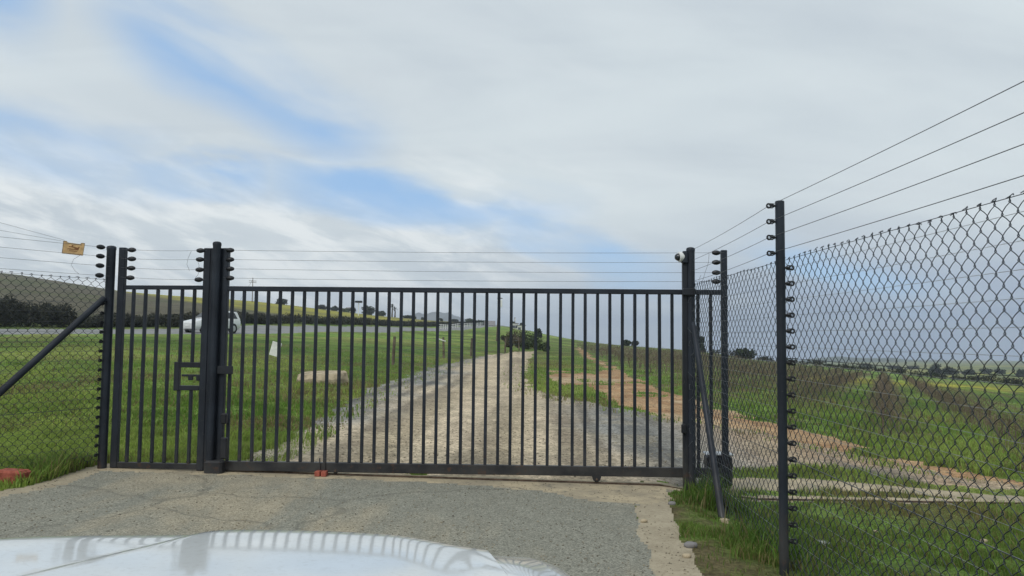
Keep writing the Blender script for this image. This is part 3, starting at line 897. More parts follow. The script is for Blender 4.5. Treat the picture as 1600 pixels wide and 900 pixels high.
base = on_gate(s_of(gp(1080, 600, .10)), 0, .10); base.z = float(zt(base.x, base.y))
rp = round_post('gate_post', base, gp(1079, 387, .10).z, .043, 'round dark post with the dome camera at the right end of the drive')
bb = gp(1070.5, 600, .10); s2 = s_of(bb)
MB().bar(on_gate(s2, base.z - .2, .10), on_gate(s2, gp(1070, 411, .10).z, .10), .052, .052, GD, .005).build('guide_upright', MAT['steel2'], rp)
MB().box(gp(1076, 456, .14), (.12, .05, .075), Matrix.Rotation(GROT, 3, 'Z'), .006).build('roller_guide', MAT['steel2'], rp)
MB().box(gp(1068.5, 670, .14), (.05, .05, .10), Matrix.Rotation(GROT, 3, 'Z'), .012).build('photocell', MAT['plastic'], rp)
# chain-tied mesh ends and conduit on the post
rr_ = random.Random(4)
lace = []
for k in range(44):
    z = base.z + .12 + (2.05 - .12) * k / 43
    lace.append(Vector((base.x, base.y, z)) + GD * (.046 * math.cos(k * 1.9)) + GN * (.048 * abs(math.sin(k * 1.9)) + .002))
MB().tube(lace, .003, 5).build('lacing_wire', MAT['wire_dark'], rp, True)
for py in (452, 459):
    c = gp(1079, py, .10); c = Vector((base.x, base.y, c.z))
    MB().lathe([(.047, -.006), (.049, 0), (.047, .006)], Matrix.Translation(c), 16, False).build('clamp_band', MAT['steel2'], rp, True)
# dome camera on its bracket box
cm = thing('security_camera', gp(1068, 405, .12), 'white and black dome camera fixed to the top of the right gate post', 'camera')
ax = (-GD * .96 + GN * .25 - VERT * .1).normalized()
cc = gp(1062, 401.5, .12)
rotm = Matrix.Translation(cc) @ ax.to_track_quat('Z', 'Y').to_matrix().to_4x4()
MB().box(gp(1069.5, 402.5, .12), (.062, .08, .135), Matrix.Rotation(GROT, 3, 'Z'), .016).build('junction_box', MAT['steel'], cm)
MB().lathe([(.050, -.035), (.054, -.02), (.054, .008), (.046, .014)], rotm, 24).build('housing', MAT['white_plastic'], cm, True)
MB().lathe([(.040, .012), (.037, .030), (.026, .046), (.012, .053), (.001, .055)], rotm, 24).build('dome', MAT['glass_dark'], cm, True)
# gate motor behind the mesh
mp_ = gp(1122, 724, -.22); gzv = float(zt(mp_.x, mp_.y))
mo = thing('gate_motor', Vector((mp_.x, mp_.y, gzv)), 'black gate motor box standing behind the right gate post', 'gate motor')
hb = .34
MB().box((mp_.x, mp_.y, gzv + .04), (.34, .26, .08), Matrix.Rotation(GROT, 3, 'Z'), .01).build('base_plate', MAT['concrete'], mo)
MB().box((mp_.x, mp_.y, gzv + .08 + hb / 2), (.27, .20, hb), Matrix.Rotation(GROT, 3, 'Z'), .03).build('housing', MAT['plastic'], mo)
MB().box((mp_.x, mp_.y, gzv + .085 + hb), (.29, .215, .02), Matrix.Rotation(GROT, 3, 'Z'), .008).build('lid', MAT['alloy'], mo)

# rail on the beam and the two bricks that chock it
rl = MB()
pa = [on_gate(s, float(zt(*on_gate(s, 0)[:2])) + .012) for s in np.linspace(s_of(gp(345, 740)), s_r + 6.5, 24)]
rl.tube(pa, .010, 6)
tag(rl.build('gate_rail', MAT['rust'], None, True), 'thin rusty rail that the sliding gate runs on, set in the concrete', 'rail')
brick_lab = ['red brick lying under the sliding gate, left of the pair', 'red brick lying under the sliding gate, beside the wheel']
for k, px in enumerate((498, 507)):
    p = gp(px, 741, .06); p.z = float(zt(p.x, p.y)) + .026
    m = MB().box((0, 0, 0), (.055, .11, .056), Matrix.Rotation(GROT + (-.10, .06)[k], 3, 'Z'), .006)
    o = m.build('brick', MAT['brick'], None); o.location = p
    tag(o, brick_lab[k], 'brick', 'bricks under the gate')
st = MB()
for px in (499.5, 507.5):
    a = gp(px, 716, .04); c = gp(px, 737, .04); st.bar(c, a, .012, .012, GD, .002)
st.bar(gp(497, 737, .04), gp(512, 737, .04), .012, .012, VERT, .002)
o = st.build('stop_bracket', MAT['steel2'], sl)

# ------------------------------------------------------------------ chain-link cloth
def chain_link(name, P0, D, length, z0f, ztop_, parent, p=.046, q=.046, r=.0023, seed=1):
    """woven zig-zag strands hooked into each other; P0 start, D direction along the fence"""
    rg = np.random.default_rng(seed)
    N = Vector((D.y, -D.x, 0))
    ns = int(length / p)
    Vs, Fs = [], []; nv = 0
    for i in range(ns):
        s0 = i * p
        base_ = P0 + D * s0
        zb = z0f(base_.x, base_.y)
        nk = int((ztop_ - zb) / q)
        pts = []
        wob_ = .004 * math.sin(i * .37) + .007 * math.sin(i * .11)
        for k in range(nk + 1):
            sg = 1 if (k + i) % 2 == 0 else -1
            z = ztop_ - (nk - k) * q + wob_
            bulge = .035 * math.sin(i * .05 + 1) * math.sin(math.pi * k / max(1, nk))
            e = sg * (p / 2 + .0022)
            for dzz, off in ((-.006, -.0022), (.006, .0022)):
                pts.append((s0 + e, z + dzz, off * sg + bulge))
            if k < nk:
                pts.append((s0 + e * .05, z + q / 2, bulge))
        # twisted barb at the top selvage
        sg = 1 if (nk + i) % 2 == 0 else -1
        j1, j2 = rg.uniform(-.006, .006, 2)
        pts.append((s0 + sg * (p / 2 + .010) + j1, ztop_ + .010 + wob_, .004)); pts.append((s0 + sg * (p / 2 - .004) + j2 * 2, ztop_ + .016 + wob_ + j1, -.004)); pts.append((s0 + sg * (p / 2 - .018) + j2 * 2, ztop_ + .008 + wob_ + j1, .004))
        pts = np.array(pts)
        W = np.array([list(P0 + D * a + N * c) for a, _, c in pts]); W[:, 2] = pts[:, 1]
        tng = np.gradient(W, axis=0); tng /= np.linalg.norm(tng, axis=1)[:, None] + 1e-9
        nrm = np.array([N.x, N.y, 0.0]); bi = np.cross(tng, nrm); bi /= np.linalg.norm(bi, axis=1)[:, None] + 1e-9
        n2_ = np.cross(bi, tng)
        ring = np.stack([W + r * bi, W + r * n2_, W - r * bi, W - r * n2_], 1)
        m_ = len(W)
        Vs.append(ring.reshape(-1, 3))
        b0 = nv + 4 * np.arange(m_ - 1)[:, None]
        for k in range(4):
            kk = (k + 1) % 4
            Fs.append(np.stack([b0[:, 0] + k, b0[:, 0] + kk, b0[:, 0] + 4 + kk, b0[:, 0] + 4 + k], 1))
        nv += 4 * m_
    me = np_mesh(name, np.concatenate(Vs), np.concatenate(Fs), None, True)
    return tag(link(name, me, MAT['mesh'], parent), kind='stuff')

zf = lambda x, y: float(zt(x, y)) + .02
# ---- right-hand fence, parallel to the drive
FX = 1.895
rf_ = thing('chain_link_fence', Vector((FX, 7.6, float(zt(FX, 7.6)))), 'dark chain-link fence with electric wires running along the right of the drive', 'fence')
chain_link('wire_mesh', Vector((FX, 7.95, 0)), Vector((0, -1, 0)), 6.75, zf, 2.09, rf_, seed=2)
for z in (2.10, 1.42, .74, .06):
    wire((FX + .006, 8.0, z), (FX + .006, 1.1, z), rf_, .0018, .004, 'mesh', 14)
PY_ = 5.20
px_ = 1.845
pz = float(zt(px_, PY_))
def fence_post(x, y, top, parent, r=.031):
    m = MB().tube([(x, y, float(zt(x, y)) - .3), (x, y, top - .004), (x, y, top)], [r, r, r * .8], 16)
    return m.build('post', MAT['steel'], parent, True)
fence_post(px_, PY_, 2.50, rf_)
fence_post(px_, 1.55, 2.50, rf_)
top_w = [2.465, 2.355, 2.245, 2.135]
low_w = [2.036 - .1085 * k for k in range(18)]
WX = px_ - .075
def wzs(z):
    return z
gpost = Vector((base.x, base.y, 0))
for z in top_w:
    insulator(RING, 'insulator', Vector((px_ - .030, PY_, z)), (-1, 0, 0), rf_)
    wire((WX, PY_, z), (base.x + .01, base.y - .05, z - .0 + .0), rf_, .0019, .012)
    wire((WX, PY_, z), (WX + .02, .6, z + .01), rf_, .0019, .015, 'wire_dark', 14)
for z in low_w:
    if z < pz + .08: continue
    insulator(RING, 'insulator', Vector((px_ + .028, PY_, z)), (1, -.15, 0), rf_)
    wire((px_ + .072, PY_, z), (base.x + .03, base.y - .06, z * .985 + .02), rf_, .0012, .004, 'wire')
    wire((px_ + .072, PY_, z), (px_ + .07, .6, z + .01), rf_, .0012, .006, 'wire', 14)
# leaning stay from the gate post down to the verge
fa = gp(1098, 520, .12); fa = Vector((1.86, 7.72, at(1098, 520, 7.72).z))
fb = Vector((1.86, 6.68, float(zt(1.86, 6.68)) - .12))
MB().tube([Vector((1.865, 7.80, fa.z + .10)), fa, fb], [.022, .028, .032], 12).build('brace', MAT['steel'], rf_, True)
MB().tube([fb + Vector((0, 0, .06)), fb + Vector((0, 0, .145))], [.055, .045], 10).build('brace_footing', MAT['concrete'], rf_, True)

# ---- left-hand fence, splayed away from the drive
LD = Vector((-.56, -.92, 0)).normalized()
L0 = Vector((corner.location.x, corner.location.y, 0)) + LD * .05
lf = thing('chain_link_fence', Vector((L0.x, L0.y, float(zt(L0.x, L0.y)))), 'dark chain-link fence with leaning brace on the grass at the far left', 'fence')
chain_link('wire_mesh', L0 + Vector((-.02, .05, 0)), LD, 3.6, zf, 2.10, lf, seed=3)
for z in (2.11, 1.4, .75, .1):
    wire(L0 + VERT * z, L0 + LD * 3.6 + VERT * z, lf, .0018, .004, 'mesh')
ep = L0 + LD * 3.6
fence_post(ep.x, ep.y, 2.5, lf)
LN = Vector((-LD.y, LD.x, 0)) * -1
if LN.y > 0: LN = -LN
zs = [gp(160, y).z for y in (388.5, 402.5, 417, 432)]
for k, z in enumerate(zs):
    a = Vector((corner.location.x, corner.location.y, 0)) + LD * .13 + LN * .02 + VERT * z
    insulator(EGG, 'insulator', a, LD, lf)
    wire(a + LD * .045, ep + VERT * (z + .015) + LN * .02, lf, .0017, .012, n=12)
    wire(a - LD * .045, Vector((corner.location.x, corner.location.y, z)) + LN * .04, lf, .0017, 0)
for k in range(17):
    z = gp(158, 475 + 14.6 * k).z
    if z < .2: break
    a = Vector((corner.location.x, corner.location.y, z)) + LD * .052
    insulator(RING, 'insulator', a, LD * .9 + LN * .5, lf)
    wire(a + LD * .045 + LN * .02, ep + VERT * (z + .01) + LN * .06, lf, .0012, .005, 'wire_dark')
jl = [L0 + LD * d + LN * .02 + VERT * z for d, z in ((.28, zs[1]), (.36, zs[1] - .06), (.38, zs[2] - .02), (.34, zs[3] + .03), (.30, zs[3]))]
MB().tube(jl, .0016, 5).build('jumper_lead', MAT['wire_dark'], lf, True)
bt = at(163, 466, L0.y - .02)
ft = L0 + LD * 1.95; ft.z = float(zt(ft.x, ft.y)) - .1
MB().tube([bt, ft], .034, 12).build('brace', MAT['steel'], lf, True)
# two strands of the next fence run seen above, out to the left
for (xa, ya), (xb, yb), yy in (((-60, 331), (100, 375), 7.75), ((-60, 349), (100, 377), 7.75)):
    wire(at(xa, ya, 7.2), at(xb, yb, yy), lf, .0014, .002)

# ---- warning sign hung on the top strands
sc = at(114.5, 388.5, 7.86)
sg_ = thing('warning_sign', sc, 'small faded yellow warning sign hanging on the fence wires at left', 'sign')
SX = (-LD * .985 + Vector((0, 0, -.10))).normalized(); SX = (Vector((.95, .25, -.085))).normalized()
SZ = Vector((.06, .03, 1)).normalized(); SZ = (SZ - SX * SZ.dot(SX)).normalized(); SY = SZ.cross(SX)
def sgp(x, z, y=0): return sc + SX * x + SZ * z + SY * y
W2, H2 = .098, .060
outl = [(-W2, -H2), (W2, -H2), (W2 + .003, H2 + .008), (W2 - .028, H2 + .008), (W2 - .036, H2 - .008), (-W2 + .036, H2 - .004), (-W2 + .026, H2 + .010), (-W2 - .002, H2 + .010)]
m = MB(); n_ = len(outl)
m.add([sgp(x, z, -.0015) for x, z in outl] + [sgp(x, z, .0015) for x, z in outl], [tuple(range(n_)), tuple(range(2 * n_ - 1, n_ - 1, -1))] + [(i, n_ + i, n_ + (i + 1) % n_, (i + 1) % n_) for i in range(n_)])
m.build('plate', MAT['sign_yellow'], sg_)
rim = MB()
for i in range(n_):
    a, c = outl[i], outl[(i + 1) % n_]
    rim.tube([sgp(a[0] * .985, a[1] * .985, -.002), sgp(c[0] * .985, c[1] * .985, -.002)], .0035, 5)
rim.build('rim', MAT['sign_rim'], sg_)
pr = MB()                                          # what is left of the print: a hand, a bolt, two rows of worn lettering
def quad(x0, z0, x1, z1, x2, z2, x3, z3): pr.add([sgp(x, z, -.003) for x, z in ((x0, z0), (x1, z1), (x2, z2), (x3, z3))], [(0, 1, 2, 3)])
quad(-.045, .012, .012, .010, .012, .020, -.040, .022)
quad(.010, .002, .050, -.004, .056, .012, .014, .018)
quad(.040, .010, .052, .008, .060, .026, .050, .026)
quad(-.020, .022, -.006, .022, -.002, .036, -.014, .036)
for k in range(9):
    x = -.052 + k * .0115; quad(x, -.012, x + .008, -.013, x + .009, -.001, x + .001, -.001)
for k in range(7):
    x = -.036 + k * .0115; quad(x, -.030, x + .007, -.030, x + .008, -.021, x + .001, -.021)
pr.build('print', MAT['sign_print'], sg_)

# ------------------------------------------------------------------ plants
def leaf_cloud(name, centres, radii, n, size, mat, parent=None, seed=0, flat=.75, tint=(.62, 1.3), kind=None):
    """many small leaf-sized faces spread through the lobes of a crown"""
    rg = np.random.default_rng(seed)
    c = np.array(centres, float); r = np.array(radii, float)
    if r.ndim == 1: r = np.stack([r, r, r * flat], 1)
    vol = np.prod(r, 1) ** .67; pick = rg.choice(len(c), n, p=vol / vol.sum())
    d = rg.normal(size=(n, 3)); d /= np.linalg.norm(d, axis=1)[:, None]
    rad = rg.uniform(0, 1, n) ** .42
    P = c[pick] + d * rad[:, None] * r[pick] * rg.uniform(.85, 1.12, (n, 1))
    nr = d + rg.normal(size=(n, 3)) * .8; nr /= np.linalg.norm(nr, axis=1)[:, None]
    u = np.cross(nr, rg.normal(size=(n, 3))); u /= np.linalg.norm(u, axis=1)[:, None]
    v = np.cross(nr, u)
    s = size * rg.uniform(.6, 1.5, (n, 1)); a = s * rg.uniform(.45, .8, (n, 1))
    V = np.stack([P - u * s, P - v * a * .9, P + u * s, P + v * a], 1).reshape(-1, 3)
    F = np.arange(4 * n).reshape(n, 4)
    lob = rg.uniform(tint[0], tint[1], len(c))[pick] * rg.uniform(.75, 1.25, n)
    col_ = np.repeat(np.stack([lob * rg.uniform(.9, 1.1, n), lob, lob * rg.uniform(.8, 1.1, n)], 1), 4, 0)
    o = link(name, np_mesh(name, V, F, col_), mat, parent)
    if kind: tag(o, kind=kind)
    return o

def tree(name, base, h, w, label, seed, mat='leaf_dark', trunk=.25, lobes=9, n=900, leaf=.22, cat='tree', group=None, spread=.55):
    rg = random.Random(seed)
    t = thing(name, base, label, cat, group)
    th_ = h * trunk
    tr = MB().tube([base + Vector((0, 0, -.3)), base + Vector((rg.uniform(-.1, .1), 0, th_)), base + Vector((rg.uniform(-.2, .2), rg.uniform(-.2, .2), h * .7))], [w * .06 + .03, w * .045 + .02, .03], 8)
    cs, rs = [], []
    for k in range(lobes):
        a = 2 * math.pi * (k + rg.random() * .7) / lobes
        rr2 = w * .5 * rg.uniform(.15, .68) if k else 0
        z = th_ + (h - th_) * rg.uniform(.0, .72)
        c = base + Vector((math.cos(a) * rr2, math.sin(a) * rr2, z))
        cs.append(tuple(c)); q = w * .5 * rg.uniform(.35, spread)
        rs.append((q, q, min(max(q * .8, h * .22), (h - (z)) * .95 + .05)))
        tr.tube([base + Vector((0, 0, th_ * rg.uniform(.6, 1.0))), (base + Vector((0, 0, th_))).lerp(c, .5) + Vector((0, 0, .1)), c], [w * .03, w * .02, .015], 5)
    tr.build('trunk', MAT['bark'], t, True)
    leaf_cloud('crown', cs, rs, n, leaf, MAT[mat], t, seed)
    return t

def on_px(px, Y, dz=0.0):
    x = (px - 800) / F_PX * Y
    return Vector((x, Y, float(zt(x, Y)) + dz))
def up_px(px, py, Y):                              # height of a sight line at a distance
    return at(px, py, Y).z

# trees along the crest and round the farmstead, each where it stands on the skyline
TREES = [
 (441, 466, 292, 22, 'dark rounded tree on the hill crest, leftmost beyond the gate bars', 'leaf_dark', .22),
 (503, 475, 300, 12, 'thin grey-green tree on the crest right of the rounded tree', 'hedge', .30),
 (523, 478, 305, 10, 'small dark tree on the crest left of the tall floodlight mast', 'leaf_dark', .2),
 (541, 482, 330, 13, 'pale low tree on the crest just left of the mast', 'leaf_mid', .2),
 (552, 481, 320, 9, 'small dark tree standing against the mast foot', 'leaf_dark', .2),
 (578, 478, 322, 18, 'broad dark tree on the crest right of the mast', 'leaf_dark', .2),
 (596, 486, 335, 14, 'low dark tree on the crest left of the two palms', 'leaf_dark', .2),
 (640, 493, 340, 20, 'low dark thicket on the crest right of the palms', 'leaf_dark', .15),
 (662, 497, 345, 7, 'single small round tree left of the farmstead trees, first in line', 'leaf_dark', .2),
 (690, 499, 350, 6, 'single small round tree left of the farmstead trees, second in line', 'leaf_dark', .2),
 (712, 501, 380, 12, 'dark tree at the left edge of the farmstead grove', 'leaf_dark', .2),
 (735, 498, 290, 20, 'large dark tree in the middle of the farmstead grove', 'leaf_dark', .18),
 (752, 500, 280, 18, 'large dark tree at the right of the farmstead grove', 'leaf_dark', .18),
 (768, 505, 275, 12, 'low dark tree beside the wooden power pole', 'leaf_dark', .2),
 (803, 502, 262, 6, 'small dark tree behind the white house, left one', 'leaf_dark', .2),
 (815, 503, 262, 6, 'small dark tree behind the white house, right one', 'leaf_dark', .2),
 (843, 509, 150, 12, 'round dark tree on the crest right of the white house', 'leaf_dark', .22),
 (980, 534, 150, 12, 'round dark bush-like tree alone on the field skyline', 'leaf_dark', .15),
 (993, 540, 152, 12, 'low brown shrub right beside the lone field tree', 'hedge', .1),
 (1096, 524, 140, 12, 'dark tree half hidden behind the right gate post', 'leaf_dark', .2),
 (1164, 540, 130, 32, 'wide flat-topped dark tree behind the mesh between gate and fence post', 'leaf_dark', .1),
]
for i, (px, top, Y, w, lab, mt, tr_) in enumerate(TREES):
    b = on_px(px, Y)
    h = max(1.2, up_px(px, top, Y) - b.z)
    if 495 < px < 660: w *= 1.35
    tree('tree', b, h, w * Y / F_PX, lab, 100 + i, mt, tr_ * .5, 11 if w > 9 else 7, 1100 if w > 9 else 400, .10 + Y * .0009, group='trees along the skyline')
# dark growth on the field boundary to the right, bush by bush
fb_ = [(1110, 1600)]
rg_ = random.Random(11)
bx = 1120; k = 0
line = []
while bx < 1640:
    Yb = float(np.interp(bx, [1080, 1225, 1400, 1640], [150, 132, 128, 108]))
    line.append((bx, Yb)); bx += rg_.uniform(13, 24)
names_ = ['first', 'second', 'third', 'fourth', 'fifth', 'sixth', 'seventh', 'eighth', 'ninth', 'tenth', 'eleventh', 'twelfth', 'thirteenth', 'fourteenth', 'fifteenth', 'sixteenth', 'seventeenth', 'eighteenth', 'nineteenth', 'twentieth', 'twenty-first', 'twenty-second', 'twenty-third', 'twenty-fourth', 'twenty-fifth', 'twenty-sixth', 'twenty-seventh', 'twenty-eighth', 'twenty-ninth', 'thirtieth', 'thirty-first', 'thirty-second', 'thirty-third', 'thirty-fourth', 'thirty-fifth', 'thirty-sixth', 'thirty-seventh', 'thirty-eighth', 'thirty-ninth', 'fortieth']
for k, (bx, Yb) in enumerate(line):
    b = on_px(bx, Yb); w = rg_.uniform(1.9, 3.3); h = rg_.uniform(.55, 1.25) + (.6 if bx > 1300 and rg_.random() < .2 else 0)
    t = thing('boundary_bush', b, 'low dark bush on the boundary below the vineyard, %s from the gate post' % names_[k], 'bush', 'bushes along the field boundary')
    cs = [tuple(b + Vector((rg_.uniform(-.5, .5) * w, rg_.uniform(-.5, .5), h * rg_.uniform(.3, .65)))) for _ in range(5)]
    leaf_cloud('foliage', cs, [(w * .3, w * .28, h * .4)] * 5, 200, .13, MAT['hedge' if k % 3 else 'leaf_dark'], t, 300 + k)
    sx = MB()
    for c in cs: sx.tube([b + Vector((0, 0, -.1)), Vector(c)], [.05, .02], 5)
    sx.build('stem', MAT['bark'], t)
# trees on the far side of the valley
FAR = [(1352, 567, 520, 20, 'grey far tree behind the mesh, leftmost across the valley'), (1462, 566, 330, 30, 'large dark spreading tree far behind the mesh at right'),
       (1484, 573, 335, 26, 'lower dark tree joined to the large spreading tree'), (1512, 580, 350, 22, 'low dark far tree right of the spreading tree'),
       (1540, 578, 420, 24, 'low grey far tree left of the white farm building'), (1560, 582, 400, 18, 'low grey far tree at the right of the white farm building'),
       (1596, 577, 330, 22, 'dark far tree at the right edge of the picture'), (1395, 571, 560, 26, 'grey far tree cluster in the middle of the valley'),
       (1425, 572, 600, 22, 'small grey far tree left of the large spreading tree')]
for i, (px, top, Y, w, lab) in enumerate(FAR):
    b = on_px(px, Y); h = max(2.5, up_px(px, top, Y) - b.z)
    tree('tree', b, h, w * Y / F_PX, lab, 200 + i, 'leaf_dark', .12, 9, 600, .12 + Y * .001, group='trees across the valley')

# ---- hedge along the tarred road, and the taller clump at its near end
def along(pts, step):
    out = []; 
    for (x0, y0), (x1, y1) in zip(pts[:-1], pts[1:]):
        L = math.hypot(x1 - x0, y1 - y0); n = max(1, int(L / step))
        for k in range(n):
            t = k / n; out.append((x0 + (x1 - x0) * t, y0 + (y1 - y0) * t, (x1 - x0) / L, (y1 - y0) / L))
    return out
hedge_c, hedge_r = [], []
rg_ = random.Random(5)
for x, y, dx, dy in along(ROAD_C[1:8], 1.1):
    ox, oy = -dy, dx                                # left of the direction of travel: beyond the road
    d = 6.6 + rg_.uniform(-.4, .4)
    X_, Y_ = x + ox * d, y + oy * d
    if Y_ < 30: continue
    pxh = 800 + F_PX * X_ / Y_
    if 112 < pxh < 160: hh = .8
    else: hh = 1.12 * (1.8 if pxh < 112 else 1.0) * rg_.uniform(.85, 1.12)
    hedge_c.append((X_, Y_, float(zt(X_, Y_)) + hh * .45)); hedge_r.append((.9, .9, hh * .55))
hd = thing('hedge', Vector(hedge_c[len(hedge_c) // 2]) - Vector((0, 0, 1)), 'long dark grey-brown hedge beyond the tarred road', 'hedge')
hn_ = [i for i, c in enumerate(hedge_c) if c[1] < 85]; hf_ = [i for i, c in enumerate(hedge_c) if c[1] >= 85]
leaf_cloud('foliage', [hedge_c[i] for i in hn_], [hedge_r[i] for i in hn_], 75000, .082, MAT['hedge'], hd, 5, tint=(.85, 1.1))
leaf_cloud('foliage', [hedge_c[i] for i in hf_], [hedge_r[i] for i in hf_], 45000, .11, MAT['hedge'], hd, 6, tint=(.85, 1.1))
sx = MB()
for c in hedge_c[::2]:
    g0 = float(zt(c[0], c[1])); sx.tube([(c[0], c[1], g0 - .1), (c[0] + .1, c[1], g0 + .6), (c[0] - .1, c[1] + .1, c[2] + .3)], [.06, .04, .02], 5)
sx.build('stem', MAT['bark'], hd)

# ---- scrub on the bank where the track ends
SCRUB = [(797, 522, 80, 22), (808, 516, 82, 24), (822, 519, 78, 26), (834, 528, 74, 22), (843, 538, 70, 16), (788, 528, 84, 14), (806, 530, 74, 22), (822, 536, 70, 20), (850, 546, 66, 9), (792, 537, 72, 12)]
scr = ['grey-brown scrub bush on the bank, far left one', 'tall brown scrub bush on the bank below the white house', 'large dark scrub bush at the crest of the bank', 'dark scrub bush on the right slope of the bank', 'low dark scrub bush at the right foot of the bank',
       'small scrub bush at the left end of the bank', 'brown scrub bush low on the bank beside the post', 'dark scrub bush low in the middle of the bank', 'smallest scrub bush at the end of the gravel track', 'small brown scrub bush low at the left of the bank']
MAT['scrub'] = foliage('dry_brown_scrub', (.07, .062, .04), (.13, .115, .07), 1.0)
for i, ((px, top, Y, w), lab) in enumerate(zip(SCRUB, scr)):
    px += 4
    b = on_px(px, Y); h = max(.6, up_px(px, top - 4, Y) - b.z) * 1.0; wm = w * 1.0 * Y / F_PX
    t = thing('scrub_bush', b, lab, 'bush', 'scrub on the bank')
    rg2 = random.Random(i)
    cs = [tuple(b + Vector((rg2.uniform(-.4, .4) * wm, rg2.uniform(-.4, .4) * wm, h * rg2.uniform(.25, .72)))) for _ in range(7)]
    leaf_cloud('foliage', cs, [(wm * .3, wm * .3, h * .38)] * 7, 900, .075, MAT['scrub' if i in (0, 1, 5, 6, 9) else 'leaf_mid'], t, 400 + i)
    sx = MB()
    for c in cs: sx.tube([b + Vector((0, 0, -.1)), Vector(c)], [.05, .015], 5)
    sx.build('stem', MAT['bark'], t)

# ---- vineyard: rows of bare vines; each row a thing, each near vine a part
def vine_segs(rg, x, y, z, n, th_, hs=1.0):
    segs = []
    hh = rg.uniform(.35, .6) * hs
    segs.append(((x, y, z - .05), (x + rg.normal() * .03, y + rg.normal() * .03, z + hh), th_ * 2.6))
    for _ in range(n):
        a = rg.uniform(0, 2 * math.pi); d = rg.uniform(.2, .62); up = rg.uniform(.1, .5) * hs
        s_ = (x, y, z + hh * rg.uniform(.5, 1))
        m_ = (x + math.cos(a) * d * .5, y + math.sin(a) * d * .5, s_[2] + up * .5)
        e = (m_[0] + math.cos(a + rg.normal() * .6) * d * .5, m_[1] + math.sin(a + rg.normal() * .6) * d * .5, max(z + .05, m_[2] + rg.uniform(-.35, .3) * hs))
        segs.append((s_, m_, th_)); segs.append((m_, e, th_ * .8))
    for _ in range(n * 2):                          # dry weeds at the foot
        a = rg.normal(size=2) * .30
        segs.append(((x + a[0], y + a[1], z - .02), (x + a[0] + rg.normal() * .08, y + a[1] + rg.normal() * .08, z + rg.uniform(.08, .34)), th_ * .9))
    return segs
def segs_mesh(name, segs, rg):
    A = np.array([s[0] for s in segs]); B = np.array([s[1] for s in segs]); rd = np.array([s[2] for s in segs])[:, None]
    d = B - A; d /= np.linalg.norm(d, axis=1)[:, None] + 1e-9
    u = np.cross(d, np.array([.3, .2, 1.0]) + 0 * d); u /= np.linalg.norm(u, axis=1)[:, None] + 1e-9
    w = np.cross(d, u)
    ring = [u, -.5 * u + .866 * w, -.5 * u - .866 * w]
    V = np.stack([A + q * rd for q in ring] + [B + q * rd * .7 for q in ring], 1).reshape(-1, 3)
    n = len(A); b = 6 * np.arange(n)[:, None]
    F = np.concatenate([b + np.array(f) for f in ((0, 1, 4, 3), (1, 2, 5, 4), (2, 0, 3, 5))])
    tt = np.repeat(rg.uniform(.55, 1.35, n), 6)
    me = np_mesh(name, V, F, np.stack([tt, tt, tt], 1)); me.materials.append(MAT['vine'])
    return me
_vr = np.random.default_rng(77)
VINES = [segs_mesh('vine', vine_segs(_vr, 0, 0, 0, 13, .0055), _vr) for _ in range(14)]
def vine_row(off, y0, y1, idx, label):
    rg = np.random.default_rng(700 + idx)
    t = (y0 - off * PERP[1]) / AXV[1]; tb = (y1 - off * PERP[1]) / AXV[1]
    x = off * PERP[0] + t * AXV[0]; y = off * PERP[1] + t * AXV[1]
    row = thing('vine_row', Vector((x, y, float(zt(x, y)))), label, 'vine row', 'dormant vine rows')
    rest = []
    while t < tb:
        x = off * PERP[0] + t * AXV[0]; y = off * PERP[1] + t * AXV[1]; z = float(zt(x, y))
        if y < 34:
            o = bpy.data.objects.new('vine', VINES[int(rg.integers(14))]); COL.objects.link(o)
            o.parent = row; o.location = Vector((x, y, z)) - row.location; o.rotation_euler = (0, 0, rg.uniform(0, 6.28))
            o.scale = (1.1, 1.1, rg.uniform(.7, 1.15))
        else:
            rest += vine_segs(rg, x, y, z, 8 if y < 55 else 4, .008 if y < 55 else .010, 1.0 if y < 55 else .8)
        t += rg.uniform(.75, 1.05) if y < 60 else rg.uniform(.9, 1.3)
    if rest:
        o = link('far_vines', segs_mesh('far_vines', rest, rg), None, row); tag(o, kind='stuff')
r0 = hit(1380, 684)
ROW0 = r0.x * PERP[0] + r0.y * PERP[1]
rid = 0
for k in range(9, -17, -1):
    off = ROW0 + k * 2.3
    # start where the row leaves the bare track, end at the boundary growth
    y0 = None
    for yy in np.geomspace(9, 150, 140):
        t = (yy - off * PERP[1]) / AXV[1]; x = off * PERP[0] + t * AXV[0]
        p, q_ = to_px(x, yy, float(zt(x, yy)))
        lim = np.interp(p, [890, 930, 960, 992, 1067, 1225, 1400, 1600, 2200], [536, 556, 566, 582, 596, 640, 690, 735, 860])
        if q_ < lim and p > 890:
            y0 = yy; break
    if y0 is None: continue
    y1 = 96 + 0 * k
    if k < -8: y1 = 120
    if y1 - y0 < 6: continue
    tx = (y0 - off * PERP[1]) / AXV[1]
    px0 = to_px(off * PERP[0] + tx * AXV[0], y0, 0)[0]
    if px0 > 1900: continue
    rid += 1
    vine_row(off, y0, y1, rid, 'brown dormant vine row on the right field, %s counted from the nearest row' % names_[rid - 1])

